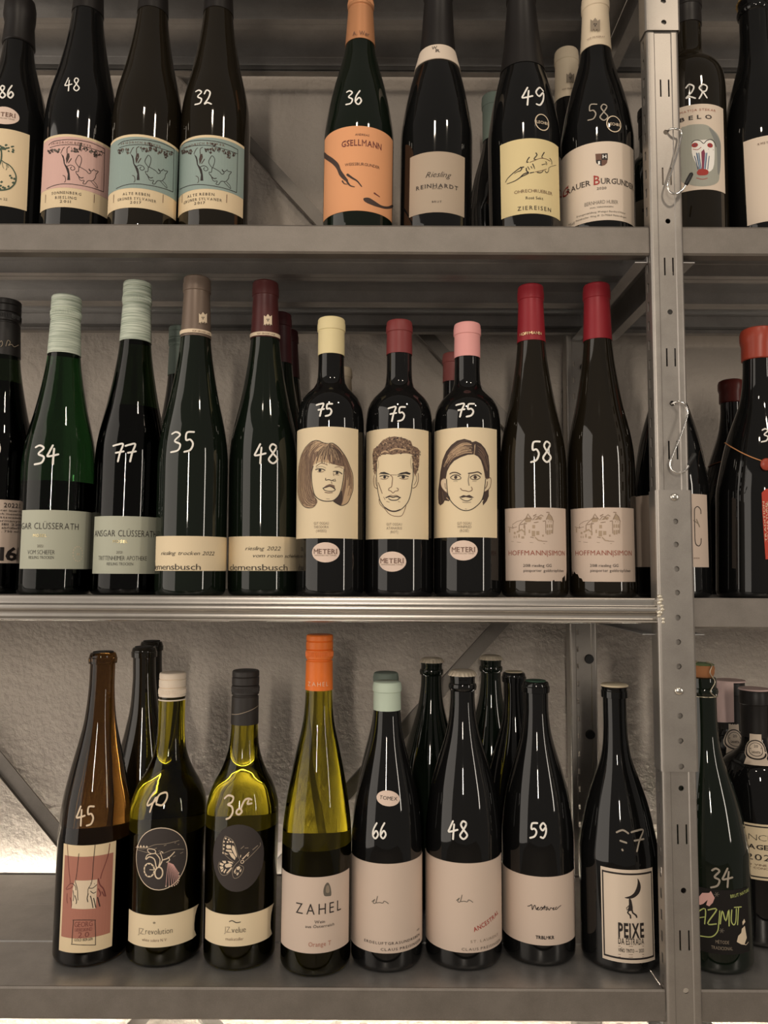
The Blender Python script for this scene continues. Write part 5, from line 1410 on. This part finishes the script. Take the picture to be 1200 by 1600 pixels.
b = Bottle('B', 604, 111, 1064, 'burg', D_BLACK, 'black bottle with pale mint foil and small oval neck sticker, price 66', vbase=1521, nx=605, nw=41.5)
b.neck_closure('foil', 1112, C_MINT, 43)
b.price('66', 581, 605, 1286, 1310, 2.6)
L = sticker(b, 606.5, 1247.6, 18, 11, 'oval', 'oval_sticker', rot=-.12); L.text('TOMEX', 607, 1247, 5.5, 27, 'black', -.005, rot=-.1, wm=27); L.done()
L = b.label(547.5, 660, 1350, 1490, 'pinkish', um=602); signed(b, L, 594, 1406)
L.text('ERDELUFTGRASUNDREBEN', 655, 1468, 4.0, 60, 'black', gap=.22, wm=96, anchor='r', uref=602, vref=1474); L.text('CLAUS PREISINGER', 656, 1478, 4.0, 60, 'black', gap=.22, wm=72, anchor='r', uref=602, vref=1483.5); L.text('*', 653, 1460, 5, 4, 'grey', vref=1466, uref=602); L.done()
b = Bottle('B', 724, 118, 1046, 'burg', D_BLACK, 'black bottle with silver crown cap and red ANCESTRAL stamp, price 48, bottom shelf', vbase=1518, nx=722.5, nw=37.5)
b.neck_closure('crown', 0, C_STEEL)
b.price('48', 700, 733, 1283, 1311, 2.8)
L = b.label(663, 784, 1349, 1489, 'pinkish', um=724); signed(b, L, 726, 1404)
L.text('ANCESTRAL', 762, 1440, 7, 40, 'red', .006, gap=.14, rot=math.radians(19), wm=50); L.text('ST. LAURENT', 778, 1465, 4.0, 40, 'lgrey', gap=.22, wm=52, anchor='r', uref=724, vref=1471); L.text('CLAUS PREISINGER', 781, 1476, 4.0, 50, 'grey', gap=.22, wm=72, anchor='r', uref=724, vref=1483); L.done()
b = Bottle('B', 841, 112, 1063, 'burg', D_BLACK, 'black bottle with dark green top and plain pink beige label, price 59', vbase=1511, nx=837, nw=38)
b.neck_closure('cork', 0, C_GREEN)
b.price('59', 827, 856, 1286, 1309, 2.8)
L = b.label(784, 898, 1370, 1477, 'pinkish', um=841)
S = L.tr((640, 1260), 4.286)[0]
for p in ([(790, 668), (805, 665), (818, 658), (822, 692), (832, 668), (840, 662), (848, 690), (854, 682), (864, 673), (856, 692), (870, 690)], [(870, 690), (883, 672), (887, 690), (876, 694)], [(888, 690), (906, 664), (899, 692)], [(885, 678), (926, 673)], [(926, 680), (913, 684), (915, 694), (929, 684), (933, 694), (939, 690), (944, 678), (953, 682)], [(955, 685), (967, 677), (959, 692), (974, 688)], [(986, 672), (976, 680), (981, 690), (1000, 672), (1014, 662)]): S(p, 1.0, 'black')
L.text('TRBLMKR', 851.5, 1464.8, 4.8, 29, 'black', .035, gap=.06); L.done()
b = Bottle('B', 968, 121, 1068, 'burgl', D_BLACK, 'black bottle with cream disc top and man hanging from a moon, price 77', vbase=1522, nx=960, nw=36)
b.neck_closure('disc', 0, C_CORKC)
b.price('?7', 962, 1008, 1297, 1330, 2.6, 'faintwhite')
L = b.label(940, 1021.5, 1359.5, 1505, 'white', um=981)
for a0_, a1_, b0_, b1_ in ((.025, .975, .945, .965), (.025, .975, .035, .055), (.025, .05, .035, .965), (.95, .975, .035, .965)): L.band(a0_, a1_, b0_, b1_, 'black', 'border')
S, Fi = L.tr((880, 1340), 6.156)
Fi([(715, 200), (738, 240), (745, 290), (730, 340), (690, 380), (640, 395), (590, 385), (640, 370), (680, 340), (705, 290), (716, 240)], 'black', True)
Fi([(632, 400), (650, 400), (662, 440), (668, 500), (640, 515), (625, 500), (632, 450)], 'black', True)
for p, w in (([(632, 500), (620, 530), (645, 555), (648, 580)], 2.2), ([(660, 500), (668, 530), (700, 555), (706, 572)], 2.4), ([(632, 460), (608, 485), (612, 505), (630, 490)], 1.0)): S(p, w, 'black', sm=False)
L.text('PEIXE', 986, 1453.5, 21, 40, 'black', .03, gap=.09); L.text('DA ESTRADA', 986, 1471, 9.6, 40, 'black', .01, gap=.09); L.text('VIÑO TINTO — 2020', 986, 1485.5, 5.4, 40, 'black', .008, gap=.1)
for v in (1478, 1491, 1495): L.stroke_px([(966, v), (986, v + .7), (1006, v)], .6, 'brown', 'rule')
L.done()
# bottom shelf, back row
b = Bottle('B', 226, 104, 1010, 'slope', D_BROWN, 'dark open-topped bottle behind the bottle priced 40', Y=0.953, nx=219, nw=34)
b.neck_closure('cork', 0, C_CORKD)
b = Bottle('B', 238, 94, 1001, 'slope', D_BROWN, 'rearmost dark bottle behind prices 45 and 40', Y=1.035, nx=231, nw=31)
b.neck_closure('cork', 0, C_CORKD)
b = Bottle('B', 602, 96, 1050, 'burg', D_GREEN, 'bottle with dull mint foil just behind the bottle priced 66', Y=.945, nx=603, nw=36)
b.neck_closure('foil', 1095, C_TEAL, 38)
b = Bottle('B', 668, 98, 1027, 'burg', D_GREEN, 'crown capped back row bottle, the left of two, between prices 66 and 48', Y=1.015, nx=674.5, nw=32)
b.neck_closure('crown', 0, C_STEEL)
b = Bottle('B', 768, 98, 1023, 'burg', D_GREEN, 'crown capped back row bottle, the right of two, between prices 48 and 59', Y=1.045, nx=767, nw=31)
b.neck_closure('crown', 0, C_STEEL)
b = Bottle('B', 812, 100, 1049, 'burg', D_BLACK, 'dark corked bottle directly behind the bottle priced 59', Y=.966, nx=803, nw=33)
b.neck_closure('cork', 0, C_CORKC)

# right bay, bottom shelf
b = Bottle('B', 1110, 118, 1057, 'burgl', D_GREEN, 'dark green sparkling bottle with wired cork and black label, price 34, right of the upright', vbase=1524, nx=1098, nw=38)
b.body(b.zt, [(0.020, 0), (0.0185, 0.0018), (0.0155, 0.0024), (0.0125, 0.0018), (0.0115, 0.0004), (0.005, 0.0008), (0.001, 0.0004), (0.0, -0.001)])
zt = b.zt
b.lathe('cork', [(zt, b.rn * .80), (zt + .004, b.rn * .92), (zt + .010, b.rn * .96), (zt + .013, b.rn * .88)], C_CORK)
b.lathe('cap_plate', [(zt + .0128, b.rn * .90), (zt + .0134, b.rn * .96), (zt + .0150, b.rn * .80), (zt + .0158, b.rn * .3)], capmat('green_plate', srgb(120, 140, 96), .4, .3))
WIRE = mat('cage_wire', srgb(226, 214, 190), .3, .9)
wv = []
for k in range(4):
    a = .35 + k * math.pi / 2
    pts = [b.surf(0, zt, 0)] * 0 + [((b.ax(zt) - b.X) + r_ * math.sin(a + .25 * math.sin(q_ * 9)), -r_ * math.cos(a + .25 * math.sin(q_ * 9)), z_ - b.z0) for q_, (r_, z_) in enumerate([(b.rn * .5, zt + .0162), (b.rn * .98, zt + .0145), (b.rn * 1.08, zt + .006), (b.rn * 1.12, zt - .004), (b.rn * 1.2, zt - .014), (b.rn * 1.16, zt - .020)])]
    tube('cage_wire', [tuple(p) for p in smooth_line(pts, 4)], .0006, WIRE, b.o, 6)
ring = [((b.ax(zt) - b.X) + (b.rn + .0014) * math.sin(k * .26), -(b.rn + .0014) * math.cos(k * .26), zt - .0205 - b.z0) for k in range(25)]
tube('cage_ring', ring, .0006, WIRE, b.o, 6)
b.price('34', 1110, 1146, 1357, 1386, 2.8, 'faintwhite')
L = b.label(1050, 1170, 1389, 1489, 'black', um=1110)
S, Fi = L.tr((1080, 1270), 6.4)
for p, w in (([(20, 1080), (60, 1000), (140, 960), (135, 1110)], 1.6), ([(70, 1050), (140, 1040)], 1.2), ([(170, 970), (255, 965), (165, 1105), (250, 1110)], 1.8), ([(285, 980), (275, 1110), (260, 1190), (200, 1240), (90, 1230)], 1.5), ([(290, 1110), (310, 980), (345, 1080), (375, 970), (378, 1130)], 1.7), ([(405, 970), (400, 1080), (425, 1120), (445, 1080), (450, 960)], 1.6), ([(430, 945), (500, 940)], 1.5), ([(472, 950), (462, 1118)], 1.6)): S(p, w, 'lime')
Fi([(60, 860), (110, 800), (180, 800), (195, 780), (235, 850), (215, 900), (180, 935), (150, 920), (165, 870), (120, 910), (90, 920), (60, 910)], 'pink'); Fi([(505, 1160), (535, 1130), (555, 1250), (530, 1320), (500, 1315), (455, 1290), (470, 1230), (500, 1200)], 'cream'); Fi([(510, 1090), (530, 1060), (540, 1090), (515, 1125)], 'cream')
S([(520, 1300), (545, 1320), (570, 1290)], .9, 'cream')
for c in ((255, 815), (305, 1178)):
    for a in (0, 1.05, 2.1): S([(c[0] - 26 * math.cos(a), c[1] - 26 * math.sin(a)), (c[0] + 26 * math.cos(a), c[1] + 26 * math.sin(a))], 1.0, 'grey', sm=False)
L.text('BRUT NATURE', 1158, 1396, 5, 40, 'lime', 0, wm=38, rot=.12); L.text('MÈTODE', 1128.5, 1472, 5, 21, 'lgrey'); L.text('TRADICIONAL', 1128, 1481.5, 5, 33, 'lgrey'); L.done()

def port(cx, w, Y, vtop, label, uc, pinkside, seal, lab):
    b = Bottle('B', cx, w, vtop, 'bord', D_BLACK, label, Y=Y, nx=cx - 5, nw=37)
    b.neck_closure('foil', vtop + 78, C_BLACK, 41)
    o = b.cap
    # strip of duty paper down one side of the capsule
    L = Layer(b, .0004, b.o, b.cap_r); a, c_ = pinkside
    L.raw_poly([(math.radians(a) * L.R, b.zt - .054), (math.radians(c_) * L.R, b.zt - .050), (math.radians(c_) * L.R, b.zt - .0006), (math.radians(a) * L.R, b.zt - .0006)], mat('pale_pink_paper', srgb(226, 196, 190), .7), 'duty_strip', rim=.0004, e=.0016)
    b.lathe('cap_top', [(b.zt - .001, b.cap_r + .0016), (b.zt + .0006, b.cap_r + .0010), (b.zt + .0008, b.cap_r * .5)], mat('pale_pink_paper'))
    u, v = seal
    z_ = b.hit(u, v)[1]
    L = Layer(b, .0011, b.o); L.R = b.rad(z_); c = L.q(u, v); P = []
    m = b.mpp
    for (x, y) in [(-9, -20), (9, -20), (9, -12)] + [(14.5 * math.cos(a), 14.5 * math.sin(a)) for a in [math.radians(q) for q in range(-50, 51, 20)]] + [(9, 13), (9, 22), (-9, 22), (-9, 13)] + [(14.5 * math.cos(a), 14.5 * math.sin(a)) for a in [math.radians(q) for q in range(130, 231, 20)]] + [(-9, -12)]:
        P.append((c[0] + x * m, c[1] + y * m))
    s_ = L.raw_poly(P, paper('white'), 'neck_seal', rim=.0004, e=.0012); L.parent = s_; L.base = .0012
    L.ringp(u, v, 12.6, 12.6, 1.6, 'black'); L.ringp(u, v, 9, 9, .7, 'black'); L.text('20', u, v - 4.5, 4, 6, 'black'); L.text('GARANTIA', u, v + 5, 3, 13, 'black', .01); L.stroke_px([(u - 8, v - 1), (u + 8, v - 1)], 1.6, 'grey'); L.stroke_px([(u - 8, v + 1.6), (u + 8, v + 1.6)], .8, 'grey'); L.done()
    return b


b = port(1146, 104, 1.012, 1063, 'port bottle with pink paper strip and round neck seal, just right of wired cork', 0, (-112, -12), (1148, 1154), 0)
b = port(1183, 112, 0.925, 1076, 'port bottle with round neck seal and cream vintage label at the right photo edge', 0, (48, 130), (1181, 1170), 0)
L = b.label(1140, 1236, 1288, 1375, 'tan', um=1186)
L.band(0, 1, .94, .965, 'black', 'border'); L.band(0, 1, .04, .065, 'black', 'border')
L.text('CONCEITO', 1190, 1309, 9.5, 70, 'black', -.022, wm=92); L.text('VINTAGE PORT', 1190, 1324, 7, 80, 'black', .02, True, wm=104); L.text('2020', 1192, 1340, 9.5, 40, 'black', 0, wm=46); L.text('FERTILIZED VINE PRODUCED', 1190, 1352, 3, 80, 'brown', wm=110); L.text('BOTTLED BY CONCEITO & WINES', 1190, 1357, 3, 80, 'brown', wm=110); L.done()

# ------------------------------------------------------------------ S-hooks hanging in the post holes
def hook(path, label, tip, uy):
    pts = [PY(u, v, PYF - 0.004 - d) for (u, v, d) in path]
    P = smooth_line([tuple(p) for p in pts], 6)
    o = bpy.data.objects.new('wire_hook', None); base = Vector(P[0]); COL.objects.link(o); o.location = base
    o['label'] = label; o['category'] = 'hook'; o['group'] = 'wire hooks on the upright'
    tube('wire', P, .00105, CHROME, o, 10, origin=base)
    if tip:
        q = Vector(P[-1]); d = (Vector(P[-1]) - Vector(P[-4])).normalized()
        tube('rubber_tip', [q - d * .004, q - d * .003, q + d * .004, q + d * .009, q + d * .0105], .0022, RUBBER, o, 12, origin=base, taper=[.0014, .0022, .0024, .0022, .0010])


hook([(1046, 205, -.008), (1045, 203, -.003), (1052, 201, .001), (1061, 203, .003), (1065, 208, .003), (1058, 240, .003), (1048, 272, .003), (1043, 290, .003), (1047, 300, .004), (1057, 303, .006), (1067, 296, .008), (1074, 284, .009)], 'thin chrome wire hook with black rubber tip hanging high on the upright', True, 0)
hook([(1051, 633, -.008), (1050, 631, -.003), (1058, 628, .001), (1068, 630, .003), (1074, 640, .003), (1073, 652, .003), (1062, 684, .003), (1049, 716, .003), (1047, 728, .003), (1052, 736, .004), (1062, 739, .006), (1072, 734, .008), (1079, 722, .010)], 'thin chrome wire hook with black rubber tip hanging lower, by the middle shelf', True, 0)
